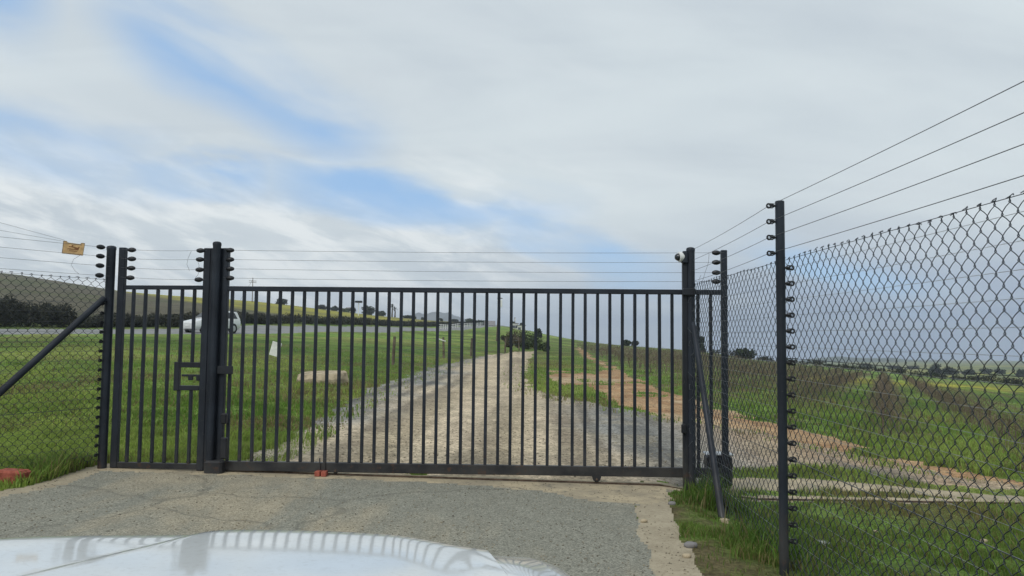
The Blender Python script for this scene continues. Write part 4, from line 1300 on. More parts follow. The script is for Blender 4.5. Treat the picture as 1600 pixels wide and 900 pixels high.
# ---- palms on the crest
def palm(px, top, Y, label, seed):
    b = on_px(px, Y); h = up_px(px, top, Y) - b.z
    t = thing('palm_tree', b, label, 'palm', 'palms on the crest')
    MB().tube([b + Vector((0, 0, -.3)), b + Vector((.1, 0, h * .5)), b + Vector((0, 0, h - .9))], [.38, .26, .24], 8).build('trunk', MAT['bark'], t, True)
    rg = random.Random(seed); m = MB(); c = b + Vector((0, 0, h - .9))
    for k in range(26):
        a = rg.uniform(0, 6.28); e = rg.uniform(-.5, 1.2); L = rg.uniform(1.3, 1.9)
        d = Vector((math.cos(a) * math.cos(e), math.sin(a) * math.cos(e), math.sin(e))); sd_ = d.cross(VERT).normalized()
        p1 = c + d * L * .55; p2 = c + d * L + Vector((0, 0, -.55))
        m.add([c - sd_ * .06, c + sd_ * .06, p1 + sd_ * .22, p1 - sd_ * .22, p2], [(0, 1, 2, 3), (3, 2, 4)])
    me = m.mesh('fronds'); at_ = me.color_attributes.new('tint', 'FLOAT_COLOR', 'POINT')
    for q in at_.data: q.color = (1, 1, 1, 1)
    link('fronds', me, MAT['leaf_dark'], t)
palm(613, 475, 336, 'taller left palm of the two thin palms on the crest', 1)
palm(617.5, 480, 338, 'shorter right palm of the two thin palms on the crest', 2)

# ------------------------------------------------------------------ poles, mast, buildings
def power_pole(px, top, Y, label, lean=0.0, arm=True, stay=True, r=.13):
    b = on_px(px, Y); h = up_px(px, top, Y) - b.z
    t = thing('power_pole', b, label, 'pole', 'power poles')
    tp = b + Vector((lean * h, 0, h))
    MB().tube([b + Vector((0, 0, -.4)), tp], [r, r * .75], 8).build('shaft', MAT['wood'], t, True)
    if arm:
        for dz in (1.0, 1.5):
            MB().bar(tp + Vector((-1.2, 0, -dz)), tp + Vector((1.2, 0, -dz - .1)), .14, .14, VERT).build('crossarm', MAT['wood'], t)
        for x in (-1.1, 0, 1.1):
            MB().lathe([(.04, 0), (.09, .08), (.05, .16), (.08, .24), (.02, .3)], Matrix.Translation(tp + Vector((x, 0, -.93 if x else 0))), 8).build('insulator', MAT['white_plastic'], t)
    else:
        MB().box(tp + Vector((.18, 0, -.75)), (.32, .35, .8), None, .03).build('transformer_box', MAT['white_plastic'], t)
        MB().bar(tp + Vector((-.25, 0, -.15)), tp + Vector((.35, 0, -.15)), .1, .1, VERT).build('crossarm', MAT['wood'], t)
    if stay:
        MB().tube([tp + Vector((0, 0, -.6)), b + Vector((-3.6, -1.0, .6))], .035, 5).build('stay', MAT['wire_dark'], t)
    return t
power_pole(394, 434, 250, 'thin power pole with crossarms on the crest right of the pedestrian gate', 0, True, True, .15)
power_pole(777, 464, 86, 'leaning wooden power pole seen beside a gate bar above the track', .05, False, False, .12)
power_pole(805, 496, 258, 'small pole standing by the white house', 0, False, False, .14)

b = on_px(560.5, 230); h = up_px(561, 471, 230) - b.z
ms = thing('floodlight_mast', b, 'white floodlight mast with a dark lamp ring on the hillside', 'mast')
MB().tube([b + Vector((0, 0, -.3)), b + Vector((0, 0, h))], [.16, .10], 10).build('shaft', MAT['white_plastic'], ms, True)
MB().lathe([(.65, -.08), (.72, 0), (.65, .08)], Matrix.Translation(b + Vector((0, 0, h - .2))), 14).build('lamp_ring', MAT['steel'], ms)
for k in range(8):
    a = k * math.pi / 4
    MB().box(b + Vector((math.cos(a) * .85, math.sin(a) * .85, h - .1)), (.5, .5, .6), Matrix.Rotation(a, 3, 'Z'), .05).build('lamp', MAT['plastic'], ms)

def house(px, py_roof, py_base, Y, wpx, label, roof='flat', depth=6):
    b = on_px(px, Y); w = wpx * Y / F_PX
    z1 = up_px(px, py_roof, Y); z0 = min(b.z, up_px(px, py_base, Y)) - .3
    t = thing('house', Vector((b.x, b.y, z0)), label, 'building', 'farm buildings')
    MB().box((b.x, b.y, (z0 + z1) / 2), (w, depth, z1 - z0), None, .03).build('wall', MAT['wall_white'], t)
    if roof == 'flat':
        MB().box((b.x, b.y, z1 + .12), (w + .5, depth + .5, .24), None, .03).build('roof', MAT['roof_grey'], t)
    else:
        y0, y1 = b.y - depth / 2 - .3, b.y + depth / 2 + .3; x0, x1 = b.x - w / 2 - .3, b.x + w / 2 + .3; hr = min(1.8, depth * .28)
        MB().add([(x0, y0, z1), (x1, y0, z1), (x1, y1, z1), (x0, y1, z1), (x0, b.y, z1 + hr), (x1, b.y, z1 + hr)],
                 [(0, 1, 5, 4), (2, 3, 4, 5), (3, 0, 4), (1, 2, 5), (3, 2, 1, 0)]).build('roof', MAT['roof_grey'], t)
    n = max(2, int(w / 2.0))
    for k in range(n):
        x = b.x + w * ((k + .5) / n - .5)
        wn = MB().box((x, b.y - depth / 2 - .02, z1 - 1.0), (.9, .06, .9)).build('window', MAT['window'], t)
        MB().box((x, b.y - depth / 2 - .05, z1 - 1.52), (1.1, .14, .08)).build('sill', MAT['wall_white'], wn)
    return t
house(805.5, 506, 514, 255, 9, 'small two-storey white house on the rise above the bank', depth=5)
house(815, 509, 515, 252, 12, 'low flat-roofed white house right of the taller white one', depth=6)
house(766, 508.5, 513, 270, 14, 'low pale building with pitched roof below the farmstead grove', 'pitched')
house(548, 486, 496, 345, 12, 'pale building half hidden among the crest trees', 'pitched')
house(1543, 590, 594, 410, 12, 'tiny white farm building across the valley at far right', 'pitched', 8)
house(1497, 587, 591, 390, 8, 'tiny white shed beside the low far trees', 'pitched', 6)

# ---- white post-and-rail guard fence at the road bend
gr_ = thing('guard_rail', on_px(714, 205), 'low white guard rail at the bend of the tarred road', 'guard rail')
pp_ = [on_px(p, Y) for p, Y in ((686, 150), (700, 168), (716, 190), (735, 222), (756, 262))]
for a, c in zip(pp_[:-1], pp_[1:]):
    for hgt in (.55, .95):
        MB().bar(a + VERT * hgt, c + VERT * hgt, .16, .06, VERT).build('rail', MAT['wall_white'], gr_)
    for k in range(4):
        q = a.lerp(c, k / 4)
        MB().bar(q - VERT * .2, q + VERT * 1.1, .16, .16, Vector((1, 0, 0))).build('post', MAT['wall_white'], gr_)

# ---- old stock fence of wooden posts left of the track
sf = thing('stock_fence', on_px(690, 42), 'old wire stock fence on wooden posts left of the gravel track', 'fence')
prev = None
for i, (px, pb, pt) in enumerate(((616, 569, 522), (695, 553, 520), (737, 551, 527), (762, 549, 529), (790, 545, 530), (812, 544, 531))):
    Y = (30.5, 42, 48, 54, 60, 66)[i]
    b = on_px(px, Y); h = 1.15
    MB().tube([b - VERT * .3, b + Vector((.02 * (-1) ** i, 0, h * .5)), b + Vector((.05 * (-1) ** i, 0, h))], [.065, .06, .055], 8).build('post', MAT['wood'], sf, True)
    if prev is not None:
        for hh in (.3, .6, .9, 1.1):
            wire(prev + VERT * hh, b + VERT * hh, sf, .006, .03, 'wire_dark', 4)
    prev = b
# fallen pale rail leaning on the second post
q = on_px(695, 42); MB().bar(q + Vector((-.45, -.1, 1.10)), q + Vector((.1, -.1, .92)), .06, .05, VERT).build('loose_rail', MAT['white_board'], sf)

# ---- crooked white notice board in the grass (its face carries nothing legible)
b = on_px(437.5, 25)
nb_ = thing('notice_board', b, 'crooked blank white board on a short post in the grass', 'sign')
ztp = up_px(437, 535, 25)
MB().bar(b - VERT * .2, Vector((b.x + .03, b.y, ztp)), .06, .06, Vector((1, 0, 0)), .006).build('post', MAT['wood'], nb_)
c = at(430.5, 545.5, 24.95); rm = Matrix.Rotation(R(14), 3, 'Y') @ Matrix.Rotation(R(-12), 3, 'Z')
MB().box(c, (.34, .018, .46), rm, .004).build('board', MAT['white_board'], nb_)

# ---- flat sandstone block on the verge
def rock(name, c, size, seed, mat, label, cat='rock', group=None, rz=0.0):
    rg = np.random.default_rng(seed)
    nu, nv_ = (14, 7) if size[0] > .5 else (10, 6); V = []; F = []
    for j in range(nv_ + 1):
        for i in range(nu):
            a = 2 * math.pi * i / nu; e = -math.pi / 2 + math.pi * j / nv_
            d = np.array([math.cos(a) * math.cos(e), math.sin(a) * math.cos(e), math.sin(e)])
            d = np.sign(d) * np.abs(d) ** (.34 if size[0] > .5 else .75)                  # towards a squared-off slab
            V.append(d)
    V = np.array(V)
    k1 = fbm(V[:, 0] * 1.7 + seed, V[:, 1] * 1.7 + V[:, 2] * 1.3, 1.6, 4, seed)
    V = V * (.66 + .62 * k1)[:, None]
    V[:, 2] += .12 * V[:, 0] * np.array(1.0)
    V = V * np.array(size) / 2
    for j in range(nv_):
        for i in range(nu):
            i2 = (i + 1) % nu; F.append((j * nu + i, j * nu + i2, (j + 1) * nu + i2, (j + 1) * nu + i))
    me = np_mesh(name, V, np.array(F)); me.materials.append(mat)
    o = bpy.data.objects.new(name, me); COL.objects.link(o); o.location = c; o.rotation_euler = (0, 0, rz)
    return tag(o, label, cat, group)
rp_ = hit(496, 600)
rs_ = rp_.y / F_PX
ox_ = [(-39, -.05), (-30, -.34), (-8, -.42), (12, -.38), (33, -.24), (42, .05), (36, .32), (10, .42), (-22, .38), (-36, .2)]
hb2 = [13, 13, 14, 15, 16, 17, 19, 19, 18, 16]
ring0 = [(x * rs_ * 1.0, y, -.12) for x, y in ox_]
ring1 = [(x * rs_ * (1.02 if i % 3 else .97), y * 1.06, (5 if i % 2 else 8) * rs_) for i, (x, y) in enumerate(ox_)]
ring2 = [(x * rs_ * .94, y * .86, h_ * rs_) for (x, y), h_ in zip(ox_, hb2)]
rk = MB(); n_ = len(ox_)
rk.add(ring0 + ring1 + ring2 + [(-.05, 0, 17.5 * rs_)], [(k_ * n_ + i, k_ * n_ + (i + 1) % n_, (k_ + 1) * n_ + (i + 1) % n_, (k_ + 1) * n_ + i) for k_ in range(2) for i in range(n_)] + [(2 * n_ + i, 2 * n_ + (i + 1) % n_, 3 * n_) for i in range(n_)])
o = rk.build('rock', MAT['rock']); o.location = rp_ + Vector((0, .4, 0)); tag(o, 'flat pale sandstone block lying on the grass by the gravel track', 'rock')
# kerb bricks at the left edge of the drive
kb = ['red brick kerb block at the left edge of the picture', 'red brick kerb block half sunk in grass, right of the other']
for k, (px, py, w, h_) in enumerate(((14, 752, .27, .13), (54, 742, .20, .05))):
    p = hit(px, py + 6); m = MB().box((0, 0, 0), (w, .16, h_ + .06), None, .02)
    o = m.build('kerb_brick', MAT['brick']); o.location = p + Vector((0, .05, h_ / 2 - .03)); o.rotation_euler = (0, R(1.5), R(-6 + 4 * k))
    tag(o, kb[k], 'brick', 'kerb bricks')
# litter and stones by the right fence
def litter(px, py, s, label, seed):
    p = hit(px, py); rg = random.Random(seed); m = MB()
    n = 5; V = [(rg.uniform(-.15, .15) * s + i * s / n, rg.uniform(-.2, .2) * s + j * s / n, s * .5 * rg.random()) for j in range(n + 1) for i in range(n + 1)]
    F = [(j * (n + 1) + i, j * (n + 1) + i + 1, (j + 1) * (n + 1) + i + 1, (j + 1) * (n + 1) + i) for j in range(n) for i in range(n)]
    m.add(V + [(x, y, z - .004) for x, y, z in V], F + [tuple(q + len(V) for q in f[::-1]) for f in F])
    o = m.build('litter', MAT['white_plastic']); o.location = p + Vector((-s / 2, 0, .02)); tag(o, label, 'litter', 'litter in the grass')
litter(1290, 856, .06, 'crumpled white scrap of litter in the grass right of the fence post', 1)
litter(1321, 852, .028, 'tiny white scrap of litter right of the larger scrap', 2)
for i, (px, py, s, lab) in enumerate(((1050, 789, .055, 'grey stone on the verge beside the concrete corner'), (1079, 856, .075, 'blue-grey stone on the sandy drive edge, nearest to the car'), (1073, 871, .05, 'small brown stone below the blue-grey stone'), (1006, 817, .05, 'small brown stone on the sandy edge of the drive'), (1368, 833, .035, 'small tan stone in the grass behind the mesh'), (1537, 848, .05, 'pale stone in the grass behind the mesh, far right'))):
    p = hit(px, py); rock('stone', p + Vector((0, 0, s * .2)), (s * 1.3, s, s * .7), 20 + i, MAT['rock'] if i > 1 else MAT['roof_grey'], lab, 'stone', 'loose stones')

# ------------------------------------------------------------------ white car on the tarred road
def cpart(m, name, mat, parent, smooth=False):
    o = bpy.data.objects.new(name, m.mesh(name, smooth)); COL.objects.link(o)
    o.data.materials.append(MAT[mat]); o.parent = parent
    return o
def loft(m, stations):
    """stations: list of cross sections, each a list of (x, y, z) of equal length; closes both ends"""
    n = len(stations[0]); vs_ = [p for st_ in stations for p in st_]; f = []
    for i in range(len(stations) - 1):
        for k in range(n):
            j = (k + 1) % n
            f.append((i * n + k, i * n + j, (i + 1) * n + j, (i + 1) * n + k))
    f.append(tuple(range(n))); f.append(tuple(range(len(stations) * n - 1, (len(stations) - 1) * n - 1, -1)))
    return m.add(vs_, f)
def build_car():
    road_x = np.interp(59, [p[1] for p in ROAD_C], [p[0] for p in ROAD_C])
    hd_ = Vector((-.46, -.89, 0)).normalized(); lf_ = Vector((.89, -.46, 0)).normalized()
    p = at(330, 515.5, 58.5); p = Vector((p.x, p.y, float(zt(p.x, p.y))))
    t = thing('car', p, 'white hatchback driving on the tarred road behind the centre gate post', 'car', None, math.atan2(hd_.y, hd_.x))
    def sec(x, w, zb, zs, ztp, crown=.03):
        half = [(0, zb), (w * .86, zb), (w * .98, zb + .12), (w, (zb + zs) / 2), (w * .985, zs), (w * .90, ztp - .02), (w * .55, ztp + crown * .6), (0, ztp + crown)]
        return [(x, y, z) for y, z in half] + [(x, -y, z) for y, z in half[-2:0:-1]]
    b = MB()
    loft(b, [sec(2.22, .55, .34, .52, .62), sec(2.16, .74, .26, .58, .72), sec(1.95, .85, .22, .66, .80), sec(1.3, .89, .20, .78, .92), sec(.85, .90, .20, .84, .98),
             sec(0, .905, .20, .88, .98), sec(-1.2, .90, .20, .90, 1.0), sec(-1.95, .86, .24, .88, 1.02), sec(-2.2, .74, .34, .82, .98)])
    cpart(b, 'body', 'car_white', t, True)
    def cab(x, w0, z0, w1, z1):
        half = [(0, z0), (w0, z0), ((w0 + w1) / 2, (z0 + z1) / 2), (w1, z1 - .05), (w1 * .8, z1), (0, z1 + .025)]
        return [(x, y, z) for y, z in half] + [(x, -y, z) for y, z in half[-2:0:-1]]
    c = MB()
    loft(c, [cab(.98, .82, .90, .80, 1.0), cab(.55, .82, .90, .72, 1.25), cab(.18, .83, .90, .66, 1.46), cab(-.5, .83, .90, .65, 1.53), cab(-1.4, .82, .90, .65, 1.52), cab(-1.95, .80, .92, .63, 1.46), cab(-2.14, .76, .95, .66, 1.12)])
    cpart(c, 'cabin', 'car_white', t, True)
    ws = MB().add([(.945, -.66, 1.04), (.945, .66, 1.04), (.235, .58, 1.445), (.235, -.58, 1.445), (.93, -.66, 1.02), (.93, .66, 1.02), (.21, .58, 1.42), (.21, -.58, 1.42)],
                  [(0, 1, 2, 3), (7, 6, 5, 4), (0, 4, 5, 1), (1, 5, 6, 2), (2, 6, 7, 3), (3, 7, 4, 0)])
    for v_i in range(4):
        x, y, z = ws.v[v_i]; ws.v[v_i] = (x + .03, y, z + .02)
    cpart(ws, 'windscreen', 'glass_dark', t)
    for sgn in (-1, 1):
        for (xa, xb, xc, xd) in ((.62, -.38, -.36, .22), (-.44, -1.25, -1.2, -.42), (-1.31, -1.82, -1.6, -1.26)):
            def yy(z): return sgn * (.83 - (z - .9) / .55 * .165 + .012)
            cpart(MB().add([(xa, yy(1.0), 1.0), (xb, yy(1.0), 1.0), (xc, yy(1.40), 1.40), (xd, yy(1.40), 1.40), (xa, yy(1.0) - sgn * .03, 1.0), (xb, yy(1.0) - sgn * .03, 1.0), (xc, yy(1.4) - sgn * .03, 1.40), (xd, yy(1.4) - sgn * .03, 1.40)],
                           [(0, 1, 2, 3), (7, 6, 5, 4), (0, 4, 5, 1), (1, 5, 6, 2), (2, 6, 7, 3), (3, 7, 4, 0)]), 'side_window', 'glass_dark', t)
        cpart(MB().box((1.93, sgn * .68, .66), (.42, .20, .13), Matrix.Rotation(sgn * R(-24), 3, 'Z'), .03), 'headlight', 'chrome_lamp', t)
        cpart(MB().box((.62, sgn * .96, .98), (.12, .18, .12), None, .03), 'mirror', 'car_white', t)
        for xh in (.05, -.85):
            cpart(MB().box((xh, sgn * .905, .82), (.16, .03, .03), None, .008), 'door_handle', 'car_white', t)
        cpart(MB().box((0, sgn * .905, .27), (2.3, .03, .12), None, .02), 'sill_trim', 'plastic', t)
        for xw in (1.36, -1.36):
            m = Matrix.Translation((xw, sgn * .80, .32)) @ Matrix.Rotation(math.pi / 2, 4, 'X')
            cpart(MB().lathe([(.352, -.116), (.352, .116)], m, 20), 'wheel_arch', 'plastic', t)
            w = cpart(MB().lathe([(.2, -.12), (.30, -.122), (.318, -.09), (.318, .09), (.30, .122), (.2, .12)], m, 20), 'wheel', 'rubber', t, True)
            cpart(MB().lathe([(.02, -.128), (.12, -.126), (.205, -.120), (.205, .120), (.12, .126), (.02, .128)], m, 10), 'rim', 'alloy', w)
    cpart(MB().box((2.13, 0, .40), (.16, 1.25, .16), None, .04), 'lower_grille', 'plastic', t)
    cpart(MB().box((2.155, 0, .60), (.10, .85, .07), None, .02), 'grille', 'plastic', t)
    cpart(MB().box((2.235, 0, .50), (.02, .48, .11), None, .004), 'number_plate', 'white_plastic', t)
build_car()
for o_ in bpy.data.objects:
    if o_.name == 'car': o_.scale = (1.0, 1.0, 1.14)

# ------------------------------------------------------------------ bonnet of the car the picture is taken from
OX, YAW = -.36, R(10)
ch = thing('car', Vector((OX, 0, .03)), 'white car bonnet in the foreground at the bottom edge', 'car', None, YAW)
def hood_z(u, v):
    """height of the bonnet skin in the car's own frame: u to the right, v forward"""
    z = 1.008 - .058 * np.clip((v - 1.0) / 1.35, 0, 2) ** 2 - .018 * np.abs(u / .8) ** 2.4 - .036 * u
    z = z + .013 * sm(u - (-.29 + .53 * (v - 1.81)), -.018, .022) * sm(u, .62, .40)    # raised centre panel with a slanting crease
    z = z + .022 * sm(-u, .15, .7)
    z = z + .020 * np.exp(-((u - .70) / .075) ** 2) * sm(v, 2.1, 1.6)  # fender crests
    z = z + .020 * np.exp(-((u + .70) / .075) ** 2) * sm(v, 2.1, 1.6)
    return z
def edge_v(u):
    return 2.32 - .30 * np.abs(u / .85) ** 2.2
def hood_grid(name, u0, u1, nu, v0, nv, mat, inset, down, thick=.0):
    us = np.linspace(u0, u1, nu); V = []; rows = []
    ts = np.concatenate([np.linspace(0, .82, nv), .82 + .18 * np.linspace(0, 1, 12)[1:]])
    for u in us:
        ve = edge_v(u) - inset
        for t in ts:
            v = v0 + (ve - v0) * t
            rnd = np.clip((t - .86) / .14, 0, 1)
            z = float(hood_z(u, v)) - down * (1 - math.sqrt(max(0, 1 - rnd ** 2)))
            V.append((u, v, z))
        V.append((u, ve + .004, float(hood_z(u, ve)) - down - .05))
    n = len(ts) + 1
    F = [(i * n + j, (i + 1) * n + j, (i + 1) * n + j + 1, i * n + j + 1) for i in range(nu - 1) for j in range(n - 1)]
    me = np_mesh(name, np.array(V), np.array(F), None, True); me.materials.append(MAT[mat])
    o = bpy.data.objects.new(name, me); COL.objects.link(o); o.parent = ch
    return o
hood_grid('bonnet', -.660, .660, 90, .75, 40, 'bonnet', 0.0, .05)
def fender(sgn):
    V = []; us = np.concatenate([np.linspace(.6605, .80, 14), [.84, .87, .89, .90, .905, .90]])
    vs2 = np.linspace(.75, 2.06, 46)
    for v in vs2:
        tap = 1.0 - .10 * np.clip((v - 1.5) / .6, 0, 1.2) ** 2
        for i, u in enumerate(us):
            uu = .662 + (u - .662) * (1 if i < 1 else tap)
            z = float(hood_z(np.array(sgn * min(u, .80)), v))
            z -= max(0, v - 1.75) ** 2 * .25
            if u > .80:
                z -= (.012, .035, .08, .18, .32, .55)[i - 14]
            V.append((sgn * uu, v, z))
    n = len(us)
    F = [(i * n + j, (i + 1) * n + j, (i + 1) * n + j + 1, i * n + j + 1) for i in range(len(vs2) - 1) for j in range(n - 1)]
    me = np_mesh('fender', np.array(V), np.array(F), None, True); me.materials.append(MAT['bonnet'])
    o = bpy.data.objects.new('fender', me); COL.objects.link(o); o.parent = ch
fender(1); fender(-1)
b = MB()
prof = []
for k in range(25):
    u = -.86 + 1.72 * k / 24; v = float(edge_v(u)) + .02
    prof.append([(u, v - .02, .885), (u, v + .03, .80), (u, v + .06, .62), (u, v + .03, .40), (u, v - .1, .28), (u, v - .35, .26)])
V = [q for p in prof for q in p]; n = 6
b.add(V, [(i * n + j, i * n + j + 1, (i + 1) * n + j + 1, (i + 1) * n + j) for i in range(24) for j in range(n - 1)])
cpart(b, 'front_bumper', 'bonnet', ch, True)
cpart(MB().box((0, 2.385, .66), (.9, .03, .16), None, .02), 'grille', 'plastic', ch)
for sgn in (-1, 1):
    cpart(MB().box((sgn * .64, 2.17, .74), (.36, .16, .14), Matrix.Rotation(sgn * R(-24), 3, 'Z'), .04), 'headlight', 'chrome_lamp', ch)
    m = Matrix.Translation((sgn * .74, 1.35, .35)) @ Matrix.Rotation(math.pi / 2, 4, 'Y')
    w = cpart(MB().lathe([(.2, -.11), (.33, -.112), (.35, -.08), (.35, .08), (.33, .112), (.2, .11)], m, 24), 'wheel', 'rubber', ch, True)
    cpart(MB().lathe([(.02, -.118), (.22, -.11), (.22, .11), (.02, .118)], m, 12), 'rim', 'alloy', w)
cpart(MB().box((0, .78, .86), (1.5, .12, .2), None, .03), 'cowl', 'plastic', ch)

# ------------------------------------------------------------------ grass
def blades(name, label, cand, n, h0, h1, width, tintlo, tinthi, seed, dry=.12, bend=.9):
    """cand: function giving n candidate places (x, y); keeps those that are grass"""
    rg = np.random.default_rng(seed)
    x, y = cand(rg, n)
    k = classify(x, y)
    keep = (k == 0)
    stray = (k == 3) & (np.minimum(line_dist(x, y, TRACK[:13]), line_dist(x, y, TRACK[10:24])) < .35 + .02 * np.hypot(x, y)) & (rg.random(len(x)) < .16)
    keep |= stray
    bare = fbm(x, y, 1.6, 4, 22)
    keep &= ~((x > .6) & (np.hypot(x, y) < 9) & (bare > np.interp(x, [.9, 1.7, 2.2], [.36, .50, .60])) & (rg.random(len(x)) < .93))
    x, y = x[keep], y[keep]; m = len(x)
    r = np.hypot(x, y)
    z = zt(x, y)
    clump = fbm(x, y, 2.4, 3, 61)
    h = rg.uniform(h0, h1, m) * (.25 + 1.5 * sm(clump, .25, .75))
    w = width * rg.uniform(.7, 1.4, m)
    a = rg.uniform(0, 2 * math.pi, m); ca, sa_ = np.cos(a), np.sin(a)
    lean = rg.uniform(.1, bend, m) * h; b = rg.uniform(0, 2 * math.pi, m)
    lx, ly = np.cos(b) * lean, np.sin(b) * lean
    P0 = np.stack([x - ca * w, y - sa_ * w, z - .01], 1); P1 = np.stack([x + ca * w, y + sa_ * w, z - .01], 1)
    P2 = np.stack([x + ca * w * .75 + lx * .35, y + sa_ * w * .75 + ly * .35, z + h * .6], 1); P3 = np.stack([x - ca * w * .75 + lx * .35, y - sa_ * w * .75 + ly * .35, z + h * .6], 1)
    P4 = np.stack([x + lx, y + ly, z + h], 1)
    V = np.stack([P0, P1, P2, P3, P4], 1).reshape(-1, 3)
    i0 = 5 * np.arange(m)[:, None]
    F = np.concatenate([i0 + np.array([0, 1, 2]), i0 + np.array([0, 2, 3]), i0 + np.array([3, 2, 4])])
    t = np.clip(.5 * fbm(x, y, .9, 4, 62) + .9 * sm(fbm(x, y, .22, 4, 81), .3, .7) - .25 + rg.normal(size=m) * .12, 0, 1)
    c = np.asarray(tintlo) * (1 - t[:, None]) + np.asarray(tinthi) * t[:, None]
    dr = rg.random(m) < dry * (.4 + 1.6 * sm(fbm(x, y, .5, 4, 31), .45, .7))
    c[dr] = np.array((.22, .19, .085)) * rg.uniform(.7, 1.2, (dr.sum(), 1))
    c *= rg.uniform(.75, 1.25, (m, 1))
    o = link(name, np_mesh(name, V, F, np.repeat(c, 5, 0)), MAT['blade'])
    return tag(o, label, 'grass', kind='stuff')
def sector(px0, px1, r0, r1, p=1.6):
    def f(rg, n):
        u = rg.uniform((px0 - 800) / F_PX, (px1 - 800) / F_PX, n)
        yy = (r0 ** (-p + 1) + rg.random(n) * (r1 ** (-p + 1) - r0 ** (-p + 1))) ** (1 / (-p + 1))
        return u * yy, yy
    return f
LOG, HIG = (.12, .215, .038), (.30, .39, .09)
blades('grass', 'short lush green grass on the left verge by the fence', sector(-160, 720, 6.4, 11, 1.2), 130000, .035, .085, .0042, LOG, HIG, 1)
blades('grass', 'green grass and bare patches along the right fence', sector(1030, 1800, 3.6, 10.5, 1.2), 110000, .018, .055, .0036, (.12, .19, .038), (.21, .285, .07), 2, .42)
blades('grass', 'short green pasture on the left beyond the gate', sector(-160, 900, 10.5, 42, 1.9), 120000, .03, .075, .009, LOG, (.33, .41, .10), 3, .34)
blades('grass', 'green grass between the dirt path and the vineyard', sector(830, 1750, 9.5, 60, 1.9), 100000, .03, .08, .009, (.125, .22, .04), (.28, .36, .09), 4, .36)
# tall tussocks round the posts at the right
def tuft(cx, cy, s):
    return lambda rg, n: (cx + rg.normal(size=n) * s[0], cy + rg.normal(size=n) * s[1])
blades('grass', 'taller tussock grass round the foot of the right gate post', tuft(1.97, 7.5, (.12, .30)), 2200, .08, .20, .005, (.10, .18, .032), (.17, .27, .055), 5, .12)
blades('grass', 'taller grass under the fence brace', tuft(1.98, 6.5, (.13, .6)), 3000, .05, .15, .0045, (.10, .18, .032), (.17, .27, .055), 6, .15)
blades('grass', 'ragged grass round the left corner post', tuft(-4.55, 7.9, (.25, .35)), 2500, .06, .15, .005, (.10, .18, .032), (.17, .27, .055), 7, .15)

# loose chips on the drive edges and on the track
def chips(name, label, cand, n, s, kinds, mat, seed):
    rg = np.random.default_rng(seed)
    x, y = cand(rg, n); k = classify(x, y); keep = np.isin(k, kinds); x, y = x[keep], y[keep]; m = len(x)
    z = zt(x, y); r = s * rg.uniform(.5, 1.6, m)
    base_ = np.array([(1, 0, 0), (0, 1, 0), (-1, 0, 0), (0, -1, 0), (0, 0, .8), (0, 0, -.4)])
    a = rg.uniform(0, 6.28, m); ca, sa_ = np.cos(a), np.sin(a)
    jit = rg.uniform(.6, 1.3, (m, 6, 1)) * base_[None]
    vx_ = jit[..., 0] * ca[:, None] - jit[..., 1] * sa_[:, None]; vy_ = jit[..., 0] * sa_[:, None] + jit[..., 1] * ca[:, None]
    V = np.stack([vx_ * r[:, None] + x[:, None], vy_ * r[:, None] + y[:, None], jit[..., 2] * r[:, None] + z[:, None] + .002], -1).reshape(-1, 3)
    tri = np.array([(0, 1, 4), (1, 2, 4), (2, 3, 4), (3, 0, 4), (1, 0, 5), (2, 1, 5), (3, 2, 5), (0, 3, 5)])
    F = (6 * np.arange(m)[:, None, None] + tri[None]).reshape(-1, 3)
    c = rg.uniform(.8, 1.6, (m, 1)) * np.array([(1, .96, .86)])
    tag(link(name, np_mesh(name, V, F, np.repeat(c, 6, 0)), mat), label, 'gravel', kind='stuff')
MAT['chip'] = foliage('stone_chips', (.13, .125, .11), (.27, .245, .19), 4.0, 0.0)
chips('gravel', 'loose stone chips scattered over the worn driveway', sector(-60, 1150, 4.4, 8.3, 1.2), 3200, .006, (1, 2, 6), MAT['chip'], 1)
chips('gravel', 'loose stones scattered over the gravel track', sector(350, 1650, 8.4, 34, 1.7), 5000, .011, (3, 4), MAT['chip'], 2)

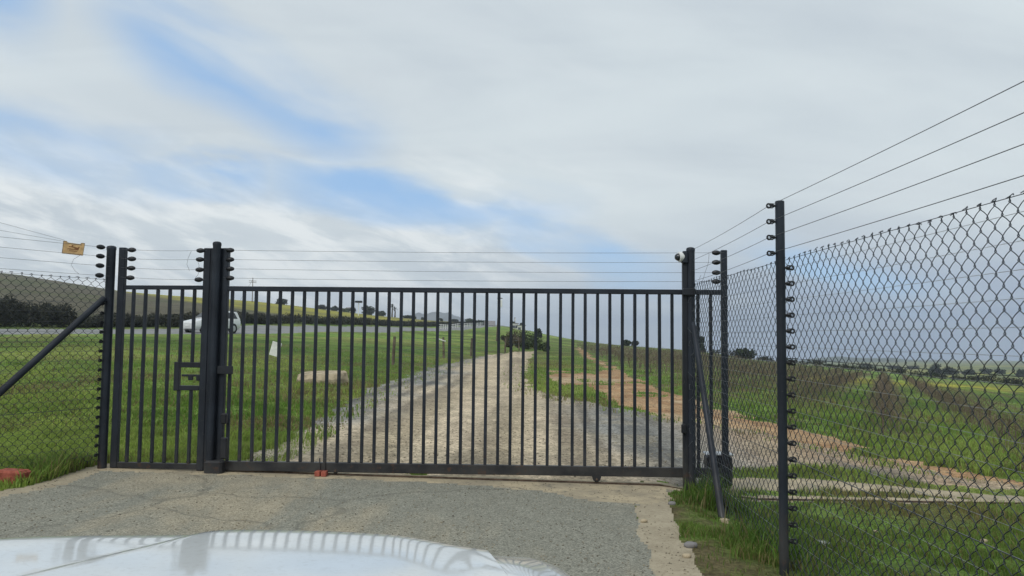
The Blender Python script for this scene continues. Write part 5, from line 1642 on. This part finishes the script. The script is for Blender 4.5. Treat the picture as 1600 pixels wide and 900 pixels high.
# ------------------------------------------------------------------ far mountains and the air between
def mountains():
    rg = np.random.default_rng(3); V = []; F = []
    pxs = np.linspace(560, 800, 70); prof = np.interp(pxs, [560, 600, 640, 655, 664, 676, 684, 694, 703, 712, 724, 740, 770, 800], [505, 500, 495, 488, 492, 488, 486, 490, 488, 494, 497, 502, 506, 510])
    prof = prof + (fbm(pxs, pxs * 0, .12, 3, 4) - .5) * 3
    YY = [2250, 2330, 2420, 2500, 2560]; fr = [0, .55, 1.0, .5, 0]
    for Yd, f in zip(YY, fr):
        for px, py in zip(pxs, prof):
            zc = at(px, py, 2420).z; n = fbm(px, Yd * .5, .09, 3, 8)
            x = (px - 800) / F_PX * Yd
            V.append((x, Yd, -40 + (zc + 40) * f * (1 if f == 1 else .8 + .4 * n)))
    n = len(pxs)
    for i in range(len(YY) - 1):
        for j in range(n - 1):
            F.append((i * n + j, i * n + j + 1, (i + 1) * n + j + 1, (i + 1) * n + j))
    o = link('mountains', np_mesh('mountains', np.array(V), np.array(F), None, True), plain('mountain_rock', (.15, .15, .13), .95, .1, 0, .25, .02))
    tag(o, kind='structure')
    # low hills across the valley on the right
    V = []; F = []
    pxs = np.linspace(1150, 2300, 120); prof = np.interp(pxs, [1150, 1250, 1310, 1350, 1420, 1480, 1560, 1640, 2300], [566, 563, 558, 559, 562, 565, 568, 570, 566]) + (fbm(pxs, pxs * 0, .03, 3, 14) - .5) * 5
    YY = [1500, 1620, 1750, 1850]; fr = [0, .7, 1.0, 0]
    for Yd, f in zip(YY, fr):
        for px, py in zip(pxs, prof):
            zc = at(px, py, 1750).z; x = (px - 800) / F_PX * Yd
            z0 = float(zt(x, Yd)) - 4
            V.append((x, Yd, z0 + (zc - z0) * f))
    n = len(pxs)
    for i in range(len(YY) - 1):
        for j in range(n - 1):
            F.append((i * n + j, i * n + j + 1, (i + 1) * n + j + 1, (i + 1) * n + j))
    o = link('hills', np_mesh('hills', np.array(V), np.array(F), None, True), plain('wooded_hill', (.065, .085, .05), .95, .1, 0, .35, .02))
    tag(o, kind='structure')
mountains()
hzm = bpy.data.materials.new('valley_haze'); hzm.use_nodes = True
hn = hzm.node_tree; hn.nodes.clear()
pv = nn(hn, 'ShaderNodeVolumePrincipled'); pv.inputs['Color'].default_value = (.80, .88, 1.0, 1); pv.inputs['Density'].default_value = .00038; pv.inputs['Anisotropy'].default_value = .2
ho = nn(hn, 'ShaderNodeOutputMaterial'); hn.links.new(pv.outputs[0], ho.inputs['Volume'])
hb_ = MB().box((0, 1300, -20), (5600, 2800, 180))
tag(hb_.build('haze', hzm), kind='stuff')
